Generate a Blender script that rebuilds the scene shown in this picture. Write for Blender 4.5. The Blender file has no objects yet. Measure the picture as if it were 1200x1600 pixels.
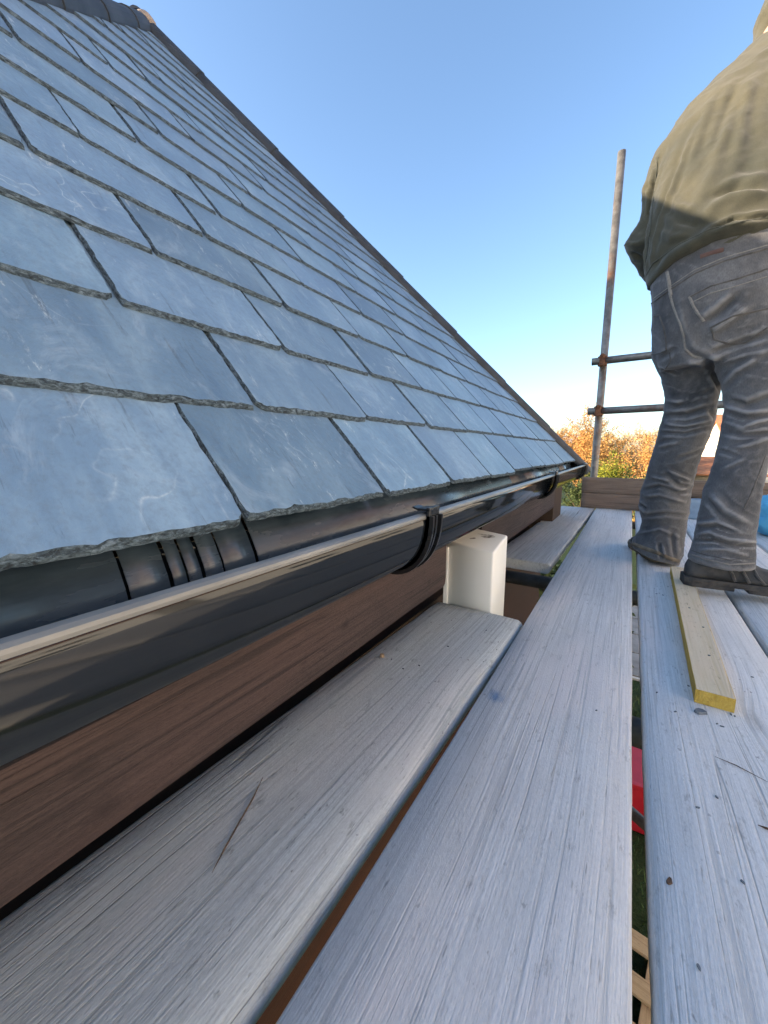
import bpy, bmesh, math, random
from mathutils import Vector, Matrix, noise as mnoise
from mathutils.bvhtree import BVHTree
R = math.radians
random.seed(7)
scn = bpy.context.scene
COL = scn.collection

# ------------------------------------------------------------------ camera
F, CX, CY = 606.0, 600.0, 800.0
AZ, PITCH = R(32.4), math.atan(97.0 / 606.0)
CAM = Vector((0, 0, 0.42))
cd = bpy.data.cameras.new('camera')
cd.sensor_fit = 'HORIZONTAL'; cd.sensor_width = 36.0; cd.lens = 36.0 * F / 1200.0
cd.clip_start = 0.02; cd.clip_end = 3000
cam = bpy.data.objects.new('camera', cd); COL.objects.link(cam)
cam.location = CAM; cam.rotation_euler = (R(90) - PITCH, 0, AZ)
scn.camera = cam

# ------------------------------------------------------------------ sky, sun, exposure
SUN_DIR = Vector((-0.80, -0.60, 0)).normalized()      # horizontal direction towards the sun
SUN_EL = R(14.5)
to_sun = Vector((SUN_DIR.x * math.cos(SUN_EL), SUN_DIR.y * math.cos(SUN_EL), math.sin(SUN_EL)))
w = bpy.data.worlds.new('World'); scn.world = w; w.use_nodes = True
wn = w.node_tree
sky = wn.nodes.new('ShaderNodeTexSky'); sky.sky_type = 'NISHITA'; sky.sun_disc = False
sky.sun_elevation = SUN_EL
sky.sun_rotation = math.atan2(SUN_DIR.x, SUN_DIR.y)
sky.altitude = 0; sky.air_density = 1.0; sky.dust_density = 1.2; sky.ozone_density = 2.5
bg = wn.nodes['Background']; bg.inputs['Strength'].default_value = 0.15
wn.links.new(sky.outputs[0], bg.inputs[0])
sl = bpy.data.lights.new('sun', 'SUN'); sl.energy = 5.0; sl.angle = R(0.6); sl.color = (1.0, 0.80, 0.58)
so = bpy.data.objects.new('sun', sl); COL.objects.link(so)
so.rotation_euler = to_sun.to_track_quat('Z', 'Y').to_euler()
vs = scn.view_settings
vs.view_transform = 'Standard'; vs.look = 'None'; vs.gamma = 1.0; vs.use_curve_mapping = False
vs.exposure = 1.62
scn.cycles.max_bounces = 6; scn.cycles.diffuse_bounces = 3; scn.cycles.glossy_bounces = 3

# ------------------------------------------------------------------ helpers
_right = Vector((math.cos(AZ), math.sin(AZ), 0)); _fw = Vector((-math.sin(AZ), math.cos(AZ), 0))
def ray(px, py):
    u = (px - CX) / F; v = (py - CY) / F
    return _right * u + _fw * (math.cos(PITCH) - v * math.sin(PITCH)) - Vector((0, 0, v * math.cos(PITCH) + math.sin(PITCH)))
def at(px, py, Y):
    d = ray(px, py); return CAM + d * (Y / d.y)
def atx(px, py, X):
    d = ray(px, py); return CAM + d * (X / d.x)
def atz(px, py, Z):
    d = ray(px, py); return CAM + d * ((Z - CAM.z) / d.z)

def tag(o, label=None, cat=None, group=None, kind=None):
    if label: o['label'] = label
    if cat: o['category'] = cat
    if group: o['group'] = group
    if kind: o['kind'] = kind
    return o
def empty(name, loc=(0, 0, 0), rz=0.0, label=None, cat=None, group=None):
    o = bpy.data.objects.new(name, None); COL.objects.link(o)
    o.location = loc; o.rotation_euler = (0, 0, rz); o.empty_display_size = 0.1
    return tag(o, label, cat, group)
def link(name, me, parent=None, loc=None, rot=None):
    o = bpy.data.objects.new(name, me); COL.objects.link(o)
    if loc is not None: o.location = loc
    if rot is not None: o.rotation_euler = rot
    if parent: o.parent = parent
    return o
def mesh_from(bm, name, mats, smooth=False):
    me = bpy.data.meshes.new(name); bm.normal_update(); bm.to_mesh(me); bm.free()
    for m in (mats if isinstance(mats, (list, tuple)) else [mats]): me.materials.append(m)
    if smooth: me.polygons.foreach_set('use_smooth', [True] * len(me.polygons))
    return me
def build(name, bm, mats, parent=None, smooth=False, loc=None, rot=None):
    return link(name, mesh_from(bm, name, mats, smooth), parent, loc, rot)
def box(bm, c, s, bev=0.0, rot=None, mi=0):
    g = bmesh.ops.create_cube(bm, size=1.0)
    M = Matrix.Translation(Vector(c)) @ (rot.to_4x4() if rot else Matrix.Identity(4)) @ Matrix.Diagonal((s[0], s[1], s[2], 1))
    bmesh.ops.transform(bm, matrix=M, verts=g['verts'])
    fs = list({f for v in g['verts'] for f in v.link_faces})
    for f in fs: f.material_index = mi
    if bev > 0:
        es = list({e for v in g['verts'] for e in v.link_edges})
        r = bmesh.ops.bevel(bm, geom=es, offset=bev, segments=2, affect='EDGES', profile=0.6)
        for f in r['faces']: f.material_index = mi
def frame_of(d):
    d = d.normalized(); up = Vector((0, 0, 1)) if abs(d.z) < 0.95 else Vector((1, 0, 0))
    a = d.cross(up).normalized(); b = a.cross(d).normalized()
    return a, b
def tube(bm, pts, rad, n=8, cap=True, mi=0):
    rings = []
    for i, p in enumerate(pts):
        p = Vector(p)
        d = Vector(pts[min(i + 1, len(pts) - 1)]) - Vector(pts[max(i - 1, 0)])
        a, b = frame_of(d); r = rad[i] if isinstance(rad, (list, tuple)) else rad
        rings.append([bm.verts.new(p + (a * math.cos(t) + b * math.sin(t)) * r) for t in [2 * math.pi * k / n for k in range(n)]])
    for A, B in zip(rings, rings[1:]):
        for k in range(n):
            f = bm.faces.new((A[k], A[(k + 1) % n], B[(k + 1) % n], B[k])); f.material_index = mi
    if cap:
        bm.faces.new(rings[0][::-1]).material_index = mi; bm.faces.new(rings[-1]).material_index = mi
def pipe(bm, p0, p1, ro=0.0242, ri=0.0202, n=20):
    """a hollow scaffold tube with open ends"""
    p0, p1 = Vector(p0), Vector(p1); d = (p1 - p0).normalized(); a, b = frame_of(d)
    def ring(p, r): return [bm.verts.new(p + (a * math.cos(2 * math.pi * k / n) + b * math.sin(2 * math.pi * k / n)) * r) for k in range(n)]
    seq = [ring(p0 + d * 0.15, ri), ring(p0, ri), ring(p0, ro), ring(p1, ro), ring(p1, ri), ring(p1 - d * 0.15, ri)]
    for A, B in zip(seq, seq[1:]):
        for k in range(n): bm.faces.new((A[k], A[(k + 1) % n], B[(k + 1) % n], B[k]))
    bmesh.ops.recalc_face_normals(bm, faces=bm.faces)
def prism(bm, prof, y0, y1, mi=0, cap=True):
    """an XZ outline pushed along Y"""
    A = [bm.verts.new((x, y0, z)) for x, z in prof]; B = [bm.verts.new((x, y1, z)) for x, z in prof]
    n = len(prof)
    for k in range(n):
        bm.faces.new((A[k], A[(k + 1) % n], B[(k + 1) % n], B[k])).material_index = mi
    if cap:
        bm.faces.new(A[::-1]).material_index = mi; bm.faces.new(B).material_index = mi
    bmesh.ops.recalc_face_normals(bm, faces=bm.faces)
def nz(x, y=0.0, z=0.0): return mnoise.noise(Vector((x, y, z)))

# ------------------------------------------------------------------ materials
class Mat:
    def __init__(s, name, color=(0.5, 0.5, 0.5), rough=0.6, spec=0.4, metal=0.0):
        s.m = bpy.data.materials.new(name); s.m.use_nodes = True; s.nt = s.m.node_tree
        s.b = s.nt.nodes['Principled BSDF']
        s.b.inputs['Base Color'].default_value = (*color, 1); s.b.inputs['Roughness'].default_value = rough
        s.b.inputs['Specular IOR Level'].default_value = spec; s.b.inputs['Metallic'].default_value = metal
    def n(s, t, **kw):
        nd = s.nt.nodes.new('ShaderNode' + t)
        for k, v in kw.items(): setattr(nd, k, v)
        return nd
    def l(s, a, b): s.nt.links.new(a, b)
    def val(s, sock, v):
        if hasattr(v, 'is_linked') or hasattr(v, 'links'): s.l(v, sock)
        else: sock.default_value = v
    def coords(s, scale=(1, 1, 1), rnd=True, kind='Object'):
        tc = s.n('TexCoord'); mp = s.n('Mapping'); mp.inputs['Scale'].default_value = scale
        src = tc.outputs[kind]
        if rnd:
            oi = s.n('ObjectInfo'); mul = s.n('Math', operation='MULTIPLY'); mul.inputs[1].default_value = 37.0
            s.l(oi.outputs['Random'], mul.inputs[0])
            add = s.n('VectorMath', operation='ADD'); s.l(src, add.inputs[0]); s.l(mul.outputs[0], add.inputs[1]); src = add.outputs[0]
        s.l(src, mp.inputs[0]); return mp.outputs[0]
    def noise(s, vec, scale=5, detail=4, rough=0.55, dist=0.0):
        t = s.n('TexNoise'); s.l(vec, t.inputs['Vector']); t.inputs['Scale'].default_value = scale
        t.inputs['Detail'].default_value = detail; t.inputs['Roughness'].default_value = rough; t.inputs['Distortion'].default_value = dist
        return t.outputs['Fac']
    def math(s, op, a, b=0.0, c=None, clamp=False):
        m = s.n('Math', operation=op, use_clamp=clamp); s.val(m.inputs[0], a); s.val(m.inputs[1], b)
        if c is not None: s.val(m.inputs[2], c)
        return m.outputs[0]
    def ramp(s, fac, stops):
        r = s.n('ValToRGB'); s.l(fac, r.inputs[0]); el = r.color_ramp.elements
        while len(el) < len(stops): el.new(0.5)
        for e, (p, c) in zip(el, stops):
            e.position = p; e.color = (c, c, c, 1) if isinstance(c, (int, float)) else (*c, 1)
        return r.outputs[0]
    def mix(s, fac, a, b, mode='MIX'):
        m = s.n('Mix', data_type='RGBA', blend_type=mode); s.val(m.inputs[0], fac)
        for i, v in ((6, a), (7, b)):
            if isinstance(v, tuple): m.inputs[i].default_value = (*v, 1)
            else: s.l(v, m.inputs[i])
        return m.outputs[2]
    def color(s, c): s.l(c, s.b.inputs['Base Color']); return s
    def rough(s, c): s.l(c, s.b.inputs['Roughness']); return s
    def bump(s, h, strength=0.3, dist=0.002):
        b = s.n('Bump'); b.inputs['Strength'].default_value = strength; b.inputs['Distance'].default_value = dist
        s.l(h, b.inputs['Height']); s.l(b.outputs[0], s.b.inputs['Normal']); return s

def wood_mat(name, light, dark, crack, grain=1.0, stain=None, rough=0.85, crackamt=0.5, bump=0.5):
    """timber whose grain runs along local Y"""
    M = Mat(name, light, rough, 0.25)
    p = M.coords()
    # a slow sideways wander of the grain lines and swirls about knots
    w1 = M.noise(M.coords((3.0, 0.9, 3.0)), 1.0, 2, 0.5)
    vo = M.n('TexVoronoi'); M.l(M.coords((4.2, 1.35, 2.0)), vo.inputs['Vector']); vo.inputs['Scale'].default_value = 1.0
    kd = vo.outputs['Distance']
    kn = M.math('SUBTRACT', 1.0, M.math('DIVIDE', kd, 0.42), clamp=True)
    kn2 = M.math('MULTIPLY', M.math('POWER', kn, 3.0), 0.030)
    sx = M.n('SeparateXYZ'); M.l(p, sx.inputs[0])
    gx = M.math('ADD', M.math('ADD', sx.outputs[0], M.math('MULTIPLY', w1, 0.022)), kn2)
    def gvec(fx, fy, fz):
        c = M.n('CombineXYZ'); M.l(M.math('MULTIPLY', gx, fx), c.inputs[0])
        M.l(M.math('MULTIPLY', sx.outputs[1], fy), c.inputs[1]); M.l(M.math('MULTIPLY', sx.outputs[2], fz), c.inputs[2])
        return c.outputs[0]
    g1 = M.noise(gvec(470 * grain, 5.5, 220), 1.0, 4, 0.7)
    g2 = M.noise(gvec(175 * grain, 2.4, 80), 1.0, 3, 0.6)
    g3 = M.noise(M.coords((600, 160, 600)), 1.0, 3, 0.6)
    cloud = M.noise(M.coords((7, 2.6, 7)), 1.0, 5, 0.65)
    fib = M.noise(M.coords((75, 26, 75)), 1.0, 6, 0.75)
    dash = M.noise(gvec(260 * grain, 20, 120), 1.0, 3, 0.6)
    gl = M.math('ADD', M.math('MULTIPLY', M.ramp(g1, [(0.34, 0.0), (0.62, 1.0)]), 0.7), M.math('MULTIPLY', M.ramp(g3, [(0.35, 0.0), (0.6, 1.0)]), 0.3))
    col = M.mix(gl, dark, light)
    col = M.mix(M.ramp(cloud, [(0.30, 0.45), (0.58, 0.0)]), col, dark)
    pink = tuple(min(1, q * f) for q, f in zip(light, (1.03, 0.93, 0.90)))
    col = M.mix(M.ramp(M.noise(M.coords((5, 1.6, 5)), 1.0, 3, 0.6), [(0.52, 0.0), (0.68, 0.55)]), col, pink)
    lines = M.ramp(g2, [(0.37, 1.0), (0.455, 0.0)])
    col = M.mix(M.math('MULTIPLY', lines, 0.8), col, dark)
    col = M.mix(M.ramp(fib, [(0.30, 0.45), (0.42, 0.0)]), col, crack)
    col = M.mix(M.math('MULTIPLY', M.ramp(dash, [(0.27, 1.0), (0.34, 0.0)]), 0.55), col, crack)
    # long drying cracks
    c1 = M.noise(gvec(34 * grain, 0.55, 10), 1.0, 1, 0.4)
    ck = M.math('ABSOLUTE', M.math('SUBTRACT', c1, 0.5))
    msk = M.ramp(M.noise(M.coords((9, 1.7, 5)), 1.0, 3, 0.5), [(0.50, 0.0), (0.60, 1.0)])
    ckm = M.math('MULTIPLY', M.ramp(ck, [(0.0, 1.0), (0.007, 0.0)]), msk)
    col = M.mix(M.math('MULTIPLY', ckm, crackamt), col, crack)
    knot = M.ramp(M.math('ADD', kd, M.math('MULTIPLY', M.math('SUBTRACT', fib, 0.5), 0.05)), [(0.030, 1.0), (0.075, 0.0)])
    col = M.mix(M.math('MULTIPLY', knot, 0.55), col, crack)
    spk = M.noise(M.coords((130, 75, 130)), 1.0, 2, 0.5)
    spm = M.math('MULTIPLY', M.ramp(spk, [(0.70, 0.0), (0.75, 1.0)]), M.ramp(cloud, [(0.40, 0.2), (0.6, 1.0)]))
    col = M.mix(M.math('MULTIPLY', spm, 0.7), col, crack)
    if stain:
        for (cx, cy, rx, ry, sc) in stain:
            d = M.n('VectorMath', operation='DISTANCE')
            mp = M.n('Mapping'); tc = M.n('TexCoord'); M.l(tc.outputs['Object'], mp.inputs[0])
            mp.inputs['Scale'].default_value = (1 / rx, 1 / ry, 0.0); mp.inputs['Location'].default_value = (-cx / rx, -cy / ry, 0)
            M.l(mp.outputs[0], d.inputs[0]); d.inputs[1].default_value = (0, 0, 0)
            f = M.math('SUBTRACT', 1.0, M.math('ADD', d.outputs['Value'], M.math('MULTIPLY', M.math('SUBTRACT', fib, 0.5), 2.4)), clamp=True)
            col = M.mix(M.math('MULTIPLY', f, 0.75, clamp=True), col, sc)
    M.color(col)
    h = M.math('ADD', M.math('MULTIPLY', gl, 0.45), M.math('MULTIPLY', g3, 0.35))
    h = M.math('SUBTRACT', h, M.math('MULTIPLY', lines, 0.5))
    h = M.math('SUBTRACT', h, M.math('MULTIPLY', ckm, 1.5))
    h = M.math('ADD', h, M.math('MULTIPLY', fib, 0.5))
    M.bump(h, bump, 0.0011)
    return M.m

BLUE = (0.12, 0.24, 0.42)
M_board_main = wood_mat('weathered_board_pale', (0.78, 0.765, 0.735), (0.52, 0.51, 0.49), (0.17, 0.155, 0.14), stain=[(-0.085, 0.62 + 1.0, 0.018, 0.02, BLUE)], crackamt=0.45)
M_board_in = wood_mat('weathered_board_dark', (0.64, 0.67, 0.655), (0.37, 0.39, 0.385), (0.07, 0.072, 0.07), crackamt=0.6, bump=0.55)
M_board_r = wood_mat('weathered_board_light', (0.78, 0.765, 0.74), (0.53, 0.52, 0.50), (0.17, 0.15, 0.135), crackamt=0.45)
M_board_far = wood_mat('weathered_board_cracked', (0.58, 0.60, 0.60), (0.36, 0.37, 0.37), (0.05, 0.048, 0.045), crackamt=0.9, bump=0.8)
M_toe = wood_mat('brown_toe_board', (0.25, 0.19, 0.145), (0.13, 0.096, 0.072), (0.04, 0.03, 0.022), grain=0.5, crackamt=0.6)
M_batten = wood_mat('fresh_batten', (0.74, 0.62, 0.45), (0.62, 0.49, 0.31), (0.18, 0.11, 0.06), grain=0.6, crackamt=0.25, bump=0.3)
M_batten_edge = wood_mat('yellow_treated_edge', (0.58, 0.42, 0.10), (0.44, 0.28, 0.05), (0.2, 0.1, 0.03), grain=0.8, crackamt=0.2)
M_fascia = wood_mat('stained_fascia', (0.076, 0.052, 0.047), (0.025, 0.018, 0.017), (0.010, 0.007, 0.006), stain=[(0.036, -0.089, 0.013, 0.017, (0.018, 0.012, 0.011)), (0.080, -0.101, 0.010, 0.014, (0.016, 0.011, 0.010)), (0.070, 0.249, 0.010, 0.014, (0.014, 0.010, 0.009)), (0.05, 0.55, 0.010, 0.013, (0.014, 0.010, 0.009))], grain=0.75, rough=0.65, crackamt=0.8, bump=0.9)
M_clad = wood_mat('stained_cladding', (0.046, 0.019, 0.011), (0.025, 0.010, 0.007), (0.04, 0.014, 0.01), grain=0.5, rough=0.5, crackamt=0.5, bump=0.5)
M_pallet = wood_mat('pallet_timber', (0.55, 0.40, 0.24), (0.42, 0.29, 0.16), (0.15, 0.09, 0.05), grain=0.5)
M_fence = wood_mat('fence_timber', (0.40, 0.30, 0.19), (0.28, 0.2, 0.12), (0.1, 0.07, 0.05), grain=0.3)

def slate_mat():
    M = Mat('slate_face', (0.17, 0.2, 0.24), 0.5, 0.5)
    oi = M.n('ObjectInfo'); rnd = oi.outputs['Random']
    big = M.noise(M.coords((5, 4, 5)), 1.0, 4, 0.6, 0.4)
    strk = M.noise(M.coords((26, 7, 20)), 1.0, 5, 0.65, 0.6)
    fine = M.noise(M.coords((160, 120, 160)), 1.0, 4, 0.7)
    col = M.ramp(M.math('ADD', M.math('MULTIPLY', big, 0.55), M.math('MULTIPLY', strk, 0.45)),
                 [(0.32, (0.100, 0.170, 0.258)), (0.50, (0.152, 0.243, 0.340)), (0.68, (0.246, 0.358, 0.452))])
    tone = M.n('HueSaturation'); M.l(col, tone.inputs['Color'])
    M.l(M.math('ADD', M.math('MULTIPLY', rnd, 0.34), 0.83), tone.inputs['Value'])
    M.l(M.math('ADD', M.math('MULTIPLY', M.math('FRACT', M.math('MULTIPLY', rnd, 7.31)), 0.008), 0.496), tone.inputs['Hue'])
    col = M.mix(M.math('MULTIPLY', M.ramp(fine, [(0.32, 1.0), (0.55, 0.0)]), 0.32), tone.outputs[0], (0.11, 0.14, 0.165))
    fis = M.noise(M.coords((95, 10, 60)), 1.0, 5, 0.7, 0.4)
    col = M.mix(M.math('MULTIPLY', M.ramp(fis, [(0.30, 1.0), (0.40, 0.0)]), 0.55), col, (0.06, 0.085, 0.11))
    lay = M.noise(M.coords((16, 11, 12)), 1.0, 6, 0.75, 0.8)
    col = M.mix(M.math('MULTIPLY', M.ramp(lay, [(0.54, 0.0), (0.66, 1.0)]), 0.30), col, (0.36, 0.45, 0.53))
    # chalky scuffs and quarry scratches
    sc = M.noise(M.coords((75, 22, 50)), 1.0, 7, 0.8, 0.3)
    sm = M.noise(M.coords((7, 5, 5)), 1.0, 2, 0.5)
    chalk = M.math('MULTIPLY', M.ramp(sc, [(0.575, 0.0), (0.66, 1.0)]), M.ramp(sm, [(0.46, 0.0), (0.62, 1.0)]))
    col = M.mix(M.math('MULTIPLY', chalk, 0.8), col, (0.60, 0.66, 0.67))
    v1 = M.noise(M.coords((6, 5, 6)), 1.0, 3, 0.5, 0.35)
    vein = M.ramp(M.math('ABSOLUTE', M.math('SUBTRACT', v1, 0.5)), [(0.0, 1.0), (0.006, 0.0)])
    vmk = M.math('MULTIPLY', M.ramp(M.noise(M.coords((4, 4, 4)), 1.0, 2, 0.5), [(0.52, 0.0), (0.62, 1.0)]), M.ramp(fine, [(0.38, 0.2), (0.6, 1.0)]))
    col = M.mix(M.math('MULTIPLY', M.math('MULTIPLY', vein, vmk), 0.5), col, (0.62, 0.67, 0.68))
    M.color(col)
    M.rough(M.math('ADD', M.math('MULTIPLY', strk, 0.35), 0.28))
    h = M.math('ADD', M.math('MULTIPLY', lay, 1.1), M.math('ADD', M.math('MULTIPLY', fine, 0.35), M.math('MULTIPLY', big, 1.2)))
    M.bump(h, 0.6, 0.003)
    return M.m
M_slate = slate_mat()
def slate_edge_mat():
    M = Mat('slate_broken_edge', (0.08, 0.1, 0.1), 0.75, 0.35)
    a = M.noise(M.coords((130, 130, 420)), 1.0, 5, 0.75, 0.6)
    M.color(M.ramp(a, [(0.38, (0.014, 0.022, 0.029)), (0.50, (0.055, 0.082, 0.102)), (0.70, (0.18, 0.245, 0.30))]))
    M.bump(M.noise(M.coords((120, 120, 260)), 1.0, 4, 0.7, 0.8), 1.0, 0.004)
    return M.m
M_slate_edge = slate_edge_mat()

def simple(name, c1, c2, sc=(8, 8, 8), rough=0.6, spec=0.4, metal=0.0, bump=0.0, bsc=(60, 60, 60), bd=0.001, lo=0.35, hi=0.65, rvar=0.0):
    M = Mat(name, c1, rough, spec, metal)
    nn = M.noise(M.coords(sc), 1.0, 5, 0.6)
    M.color(M.ramp(nn, [(lo, c1), (hi, c2)]))
    if bump: M.bump(M.noise(M.coords(bsc), 1.0, 4, 0.6), bump, bd)
    if rvar: M.rough(M.math('ADD', M.math('MULTIPLY', nn, rvar), rough - rvar * 0.5))
    return M.m
M_pvc = simple('black_gloss_pvc', (0.006, 0.0075, 0.009), (0.010, 0.012, 0.014), rough=0.09, spec=0.5, bump=0.04, bsc=(14, 3, 14), bd=0.004, rvar=0.10)
M_pvc_dull = simple('black_pvc_moulded', (0.006, 0.007, 0.008), (0.012, 0.012, 0.013), rough=0.28, spec=0.5, rvar=0.15)
M_pvc_lip = simple('black_pvc_lip_sky_sheen', (0.12, 0.12, 0.11), (0.24, 0.235, 0.21), sc=(30, 5, 30), rough=0.35, spec=0.6)  # bright sky reflection on the black lip, put into a paler base colour
M_tray = simple('eaves_tray_plastic', (0.025, 0.042, 0.062), (0.07, 0.10, 0.135), sc=(18, 6, 30), rough=0.26, spec=0.6, bump=0.2, bsc=(70, 70, 70), rvar=0.25)  # black plastic; its blue-grey sky reflection is put into the base colour
M_hip = simple('dark_ridge_tile', (0.020, 0.026, 0.034), (0.042, 0.052, 0.064), sc=(9, 9, 9), rough=0.6, bump=0.4, bsc=(120, 120, 120))
M_mortar = simple('mortar', (0.25, 0.2, 0.16), (0.38, 0.31, 0.25), sc=(30, 30, 30), rough=0.9, bump=0.8, bsc=(90, 90, 90))
M_white = simple('cream_plastic', (0.86, 0.86, 0.80), (0.90, 0.90, 0.85), sc=(5, 5, 5), rough=0.35, spec=0.5, bump=0.05, bsc=(25, 25, 25))
M_soot = simple('soot_mark', (0.16, 0.15, 0.13), (0.70, 0.69, 0.63), sc=(110, 110, 110), rough=0.9)
def galv_mat():
    M = Mat('galvanised_tube', (0.3, 0.31, 0.31), 0.5, 0.5, 0.55)
    a = M.noise(M.coords((18, 18, 18)), 1.0, 6, 0.7); b = M.noise(M.coords((3.5, 3.5, 3.5)), 1.0, 5, 0.65)
    c = M.ramp(a, [(0.35, (0.12, 0.115, 0.105)), (0.65, (0.25, 0.24, 0.22))])
    c = M.mix(M.ramp(b, [(0.56, 0.0), (0.68, 0.85)]), c, (0.17, 0.075, 0.035))
    M.color(c); M.bump(M.noise(M.coords((90, 90, 90)), 1.0, 4, 0.6), 0.35, 0.001); return M.m
M_galv = galv_mat()
M_galv_dark = simple('grimy_tube', (0.075, 0.09, 0.10), (0.16, 0.18, 0.19), sc=(20, 20, 20), rough=0.5, metal=0.4, bump=0.2)
M_rust = simple('rusty_coupler', (0.07, 0.032, 0.020), (0.20, 0.095, 0.05), sc=(60, 60, 60), rough=0.8, metal=0.2, bump=0.7, bsc=(160, 160, 160))
M_felt = simple('underlay', (0.02, 0.022, 0.025), (0.035, 0.038, 0.04), rough=0.9)
M_dark = simple('shadowed_timber', (0.045, 0.030, 0.022), (0.07, 0.045, 0.03), rough=0.9)


# ------------------------------------------------------------------ ground
GZ = -2.35
def ground():
    bm = bmesh.new()
    n = 60; L = 1400.0
    def c(i): t = (i / n) * 2 - 1; return math.copysign(abs(t) ** 3, t) * L
    V = [[None] * (n + 1) for _ in range(n + 1)]
    for i in range(n + 1):
        for j in range(n + 1):
            x, y = c(i), c(j); d = math.hypot(x, y)
            V[i][j] = bm.verts.new((x, y, GZ + (nz(x * .01, y * .01) * min(6.0, max(0, d - 60) * .03)) - max(0, d - 50) * 0.004))
    for i in range(n):
        for j in range(n): bm.faces.new((V[i][j], V[i + 1][j], V[i + 1][j + 1], V[i][j + 1]))
    M = Mat('lawn', (0.05, 0.09, 0.03), 0.9, 0.2)
    a = M.noise(M.coords((1.3, 1.3, 1.3), False), 1.0, 6, 0.65); b = M.noise(M.coords((40, 40, 40), False), 1.0, 4, 0.7)
    col = M.ramp(a, [(0.3, (0.025, 0.045, 0.016)), (0.55, (0.040, 0.062, 0.022)), (0.75, (0.07, 0.07, 0.03))])
    M.color(M.mix(M.ramp(b, [(0.3, 0.7), (0.6, 0.0)]), col, (0.018, 0.035, 0.012))); M.bump(b, 0.8, 0.03)
    tag(build('ground', bm, M.m, smooth=True), kind='structure')
ground()

# ------------------------------------------------------------------ the slate-roofed building
EX, EZ = -0.300, 0.3515            # eaves edge (slate tails)
TANP = 1.150; PA = math.atan(TANP); CP, SP = math.cos(PA), math.sin(PA)
YB = 2.80                          # far eaves corner
HT = 1.669                         # half width of the hip end in plan
APEX = Vector((EX - HT, YB - HT, EZ + HT * TANP))
YA = YB - 2 * HT
GAUGE = 0.1475; SW = 0.25; SLEN = 0.40; ST = 0.0058
bld = empty('outbuilding', (EX - 1.6, YB - HT, GZ), 0, 'timber-clad building with a steep hipped roof of blue-grey slates', 'building')
BO = Vector(bld.location)
def bpart(name, bm, mats, parent=None, smooth=False):
    o = build(name, bm, mats, parent or bld, smooth)
    if (parent or bld) is bld: o.location = -BO
    return o
def roof_base():
    bm = bmesh.new(); d = 0.036
    e = 0.058; d2 = d - e * TANP
    c = [Vector((EX - e, YA + e, EZ - d2)), Vector((EX - e, YB - e, EZ - d2)), APEX - Vector((0, 0, d * 1.6))]
    X2 = EX - 6.5
    r2 = Vector((X2, APEX.y, APEX.z - d * 1.6)); b2 = Vector((X2, YB - e, EZ - d2)); a2 = Vector((X2, YA + e, EZ - d2))
    v = [bm.verts.new(p) for p in (c[0], c[1], c[2], r2, b2, a2)]
    bm.faces.new((v[0], v[1], v[2])); bm.faces.new((v[1], v[4], v[3], v[2])); bm.faces.new((v[5], v[0], v[2], v[3]))
    bm.faces.new((v[5], v[3], v[4])); bm.faces.new((v[0], v[5], v[4], v[1]))
    bmesh.ops.recalc_face_normals(bm, faces=bm.faces)
    return bpart('roof', bm, M_felt)
roof = roof_base()

def slate_bm(seed, wd=SW - 0.0025, ln=SLEN):
    """one dressed slate: flat face, ragged splayed edges; local x across, y up the slope, z out"""
    rs = random.Random(seed); o = seed * 13.7
    hw = wd / 2
    pts = []
    nb, ns = 34, 20
    for k in range(nb): pts.append((-hw + wd * k / nb, 0.0, 0, -1))
    for k in range(ns): pts.append((hw, (0.24) * (k / ns) ** 1.0, 1, 0))
    pts.append((hw, ln, 1, 0)); pts.append((-hw, ln, -1, 0))
    for k in range(ns): pts.append((-hw, 0.24 * (1 - k / ns), -1, 0))
    bm = bmesh.new(); R0, R1, R2 = [], [], []
    n = len(pts)
    # clipped corners
    cl = [rs.uniform(0.002, 0.012), rs.uniform(0.002, 0.012)]
    for i, (x, y, nx, ny) in enumerate(pts):
        s = x if ny else y
        lowf = nz(s * 14 + o, nx * 3.1 + ny * 7.7) * 0.0022
        hi = rs.uniform(-1, 1) * 0.0009
        px, py = x - nx * (0.0012 + lowf + hi), y - ny * (0.0012 + lowf + hi)
        for sd, cv in ((-1, cl[0]), (1, cl[1])):
            dx = hw - sd * x
            if y < cv and dx < cv:
                t = (cv - dx - y) * 0.5
                if t > 0: px -= sd * t; py += t
        edge = 0.8 if ny else 0.34
        if y > 0.3: edge = 0.2
        corner = (y == 0.0 and abs(abs(x) - hw) < 1e-6)
        ch = (0.0042 + 0.0042 * abs(nz(s * 30 + o, 5.5 + nx)) + 0.0045 * max(0, nz(s * 75 + o, 9.1 + nx)) + rs.uniform(0, 0.0022)) * edge
        m = rs.uniform(0.3, 0.62)
        R2.append(bm.verts.new((px, py, -ST)))
        if corner: nx, ny = math.copysign(1, x), -1
        R1.append(bm.verts.new((px - nx * ch * m * 0.7, py - ny * ch * m * 0.7, -ST * rs.uniform(0.35, 0.7))))
        R0.append(bm.verts.new((px - nx * ch, py - ny * ch, 0)))
    f = bm.faces.new(R0); f.material_index = 0
    for A, B in ((R1, R0), (R2, R1)):
        for i in range(n):
            g = bm.faces.new((A[i], A[(i + 1) % n], B[(i + 1) % n], B[i])); g.material_index = 1
    bm.faces.new(R2[::-1]).material_index = 1
    bmesh.ops.recalc_face_normals(bm, faces=bm.faces)
    bmesh.ops.triangulate(bm, faces=[f for f in bm.faces if len(f.verts) > 4])
    return bm
variants = [mesh_from(slate_bm(i + 1), 'slate', [M_slate, M_slate_edge]) for i in range(9)]

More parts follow.
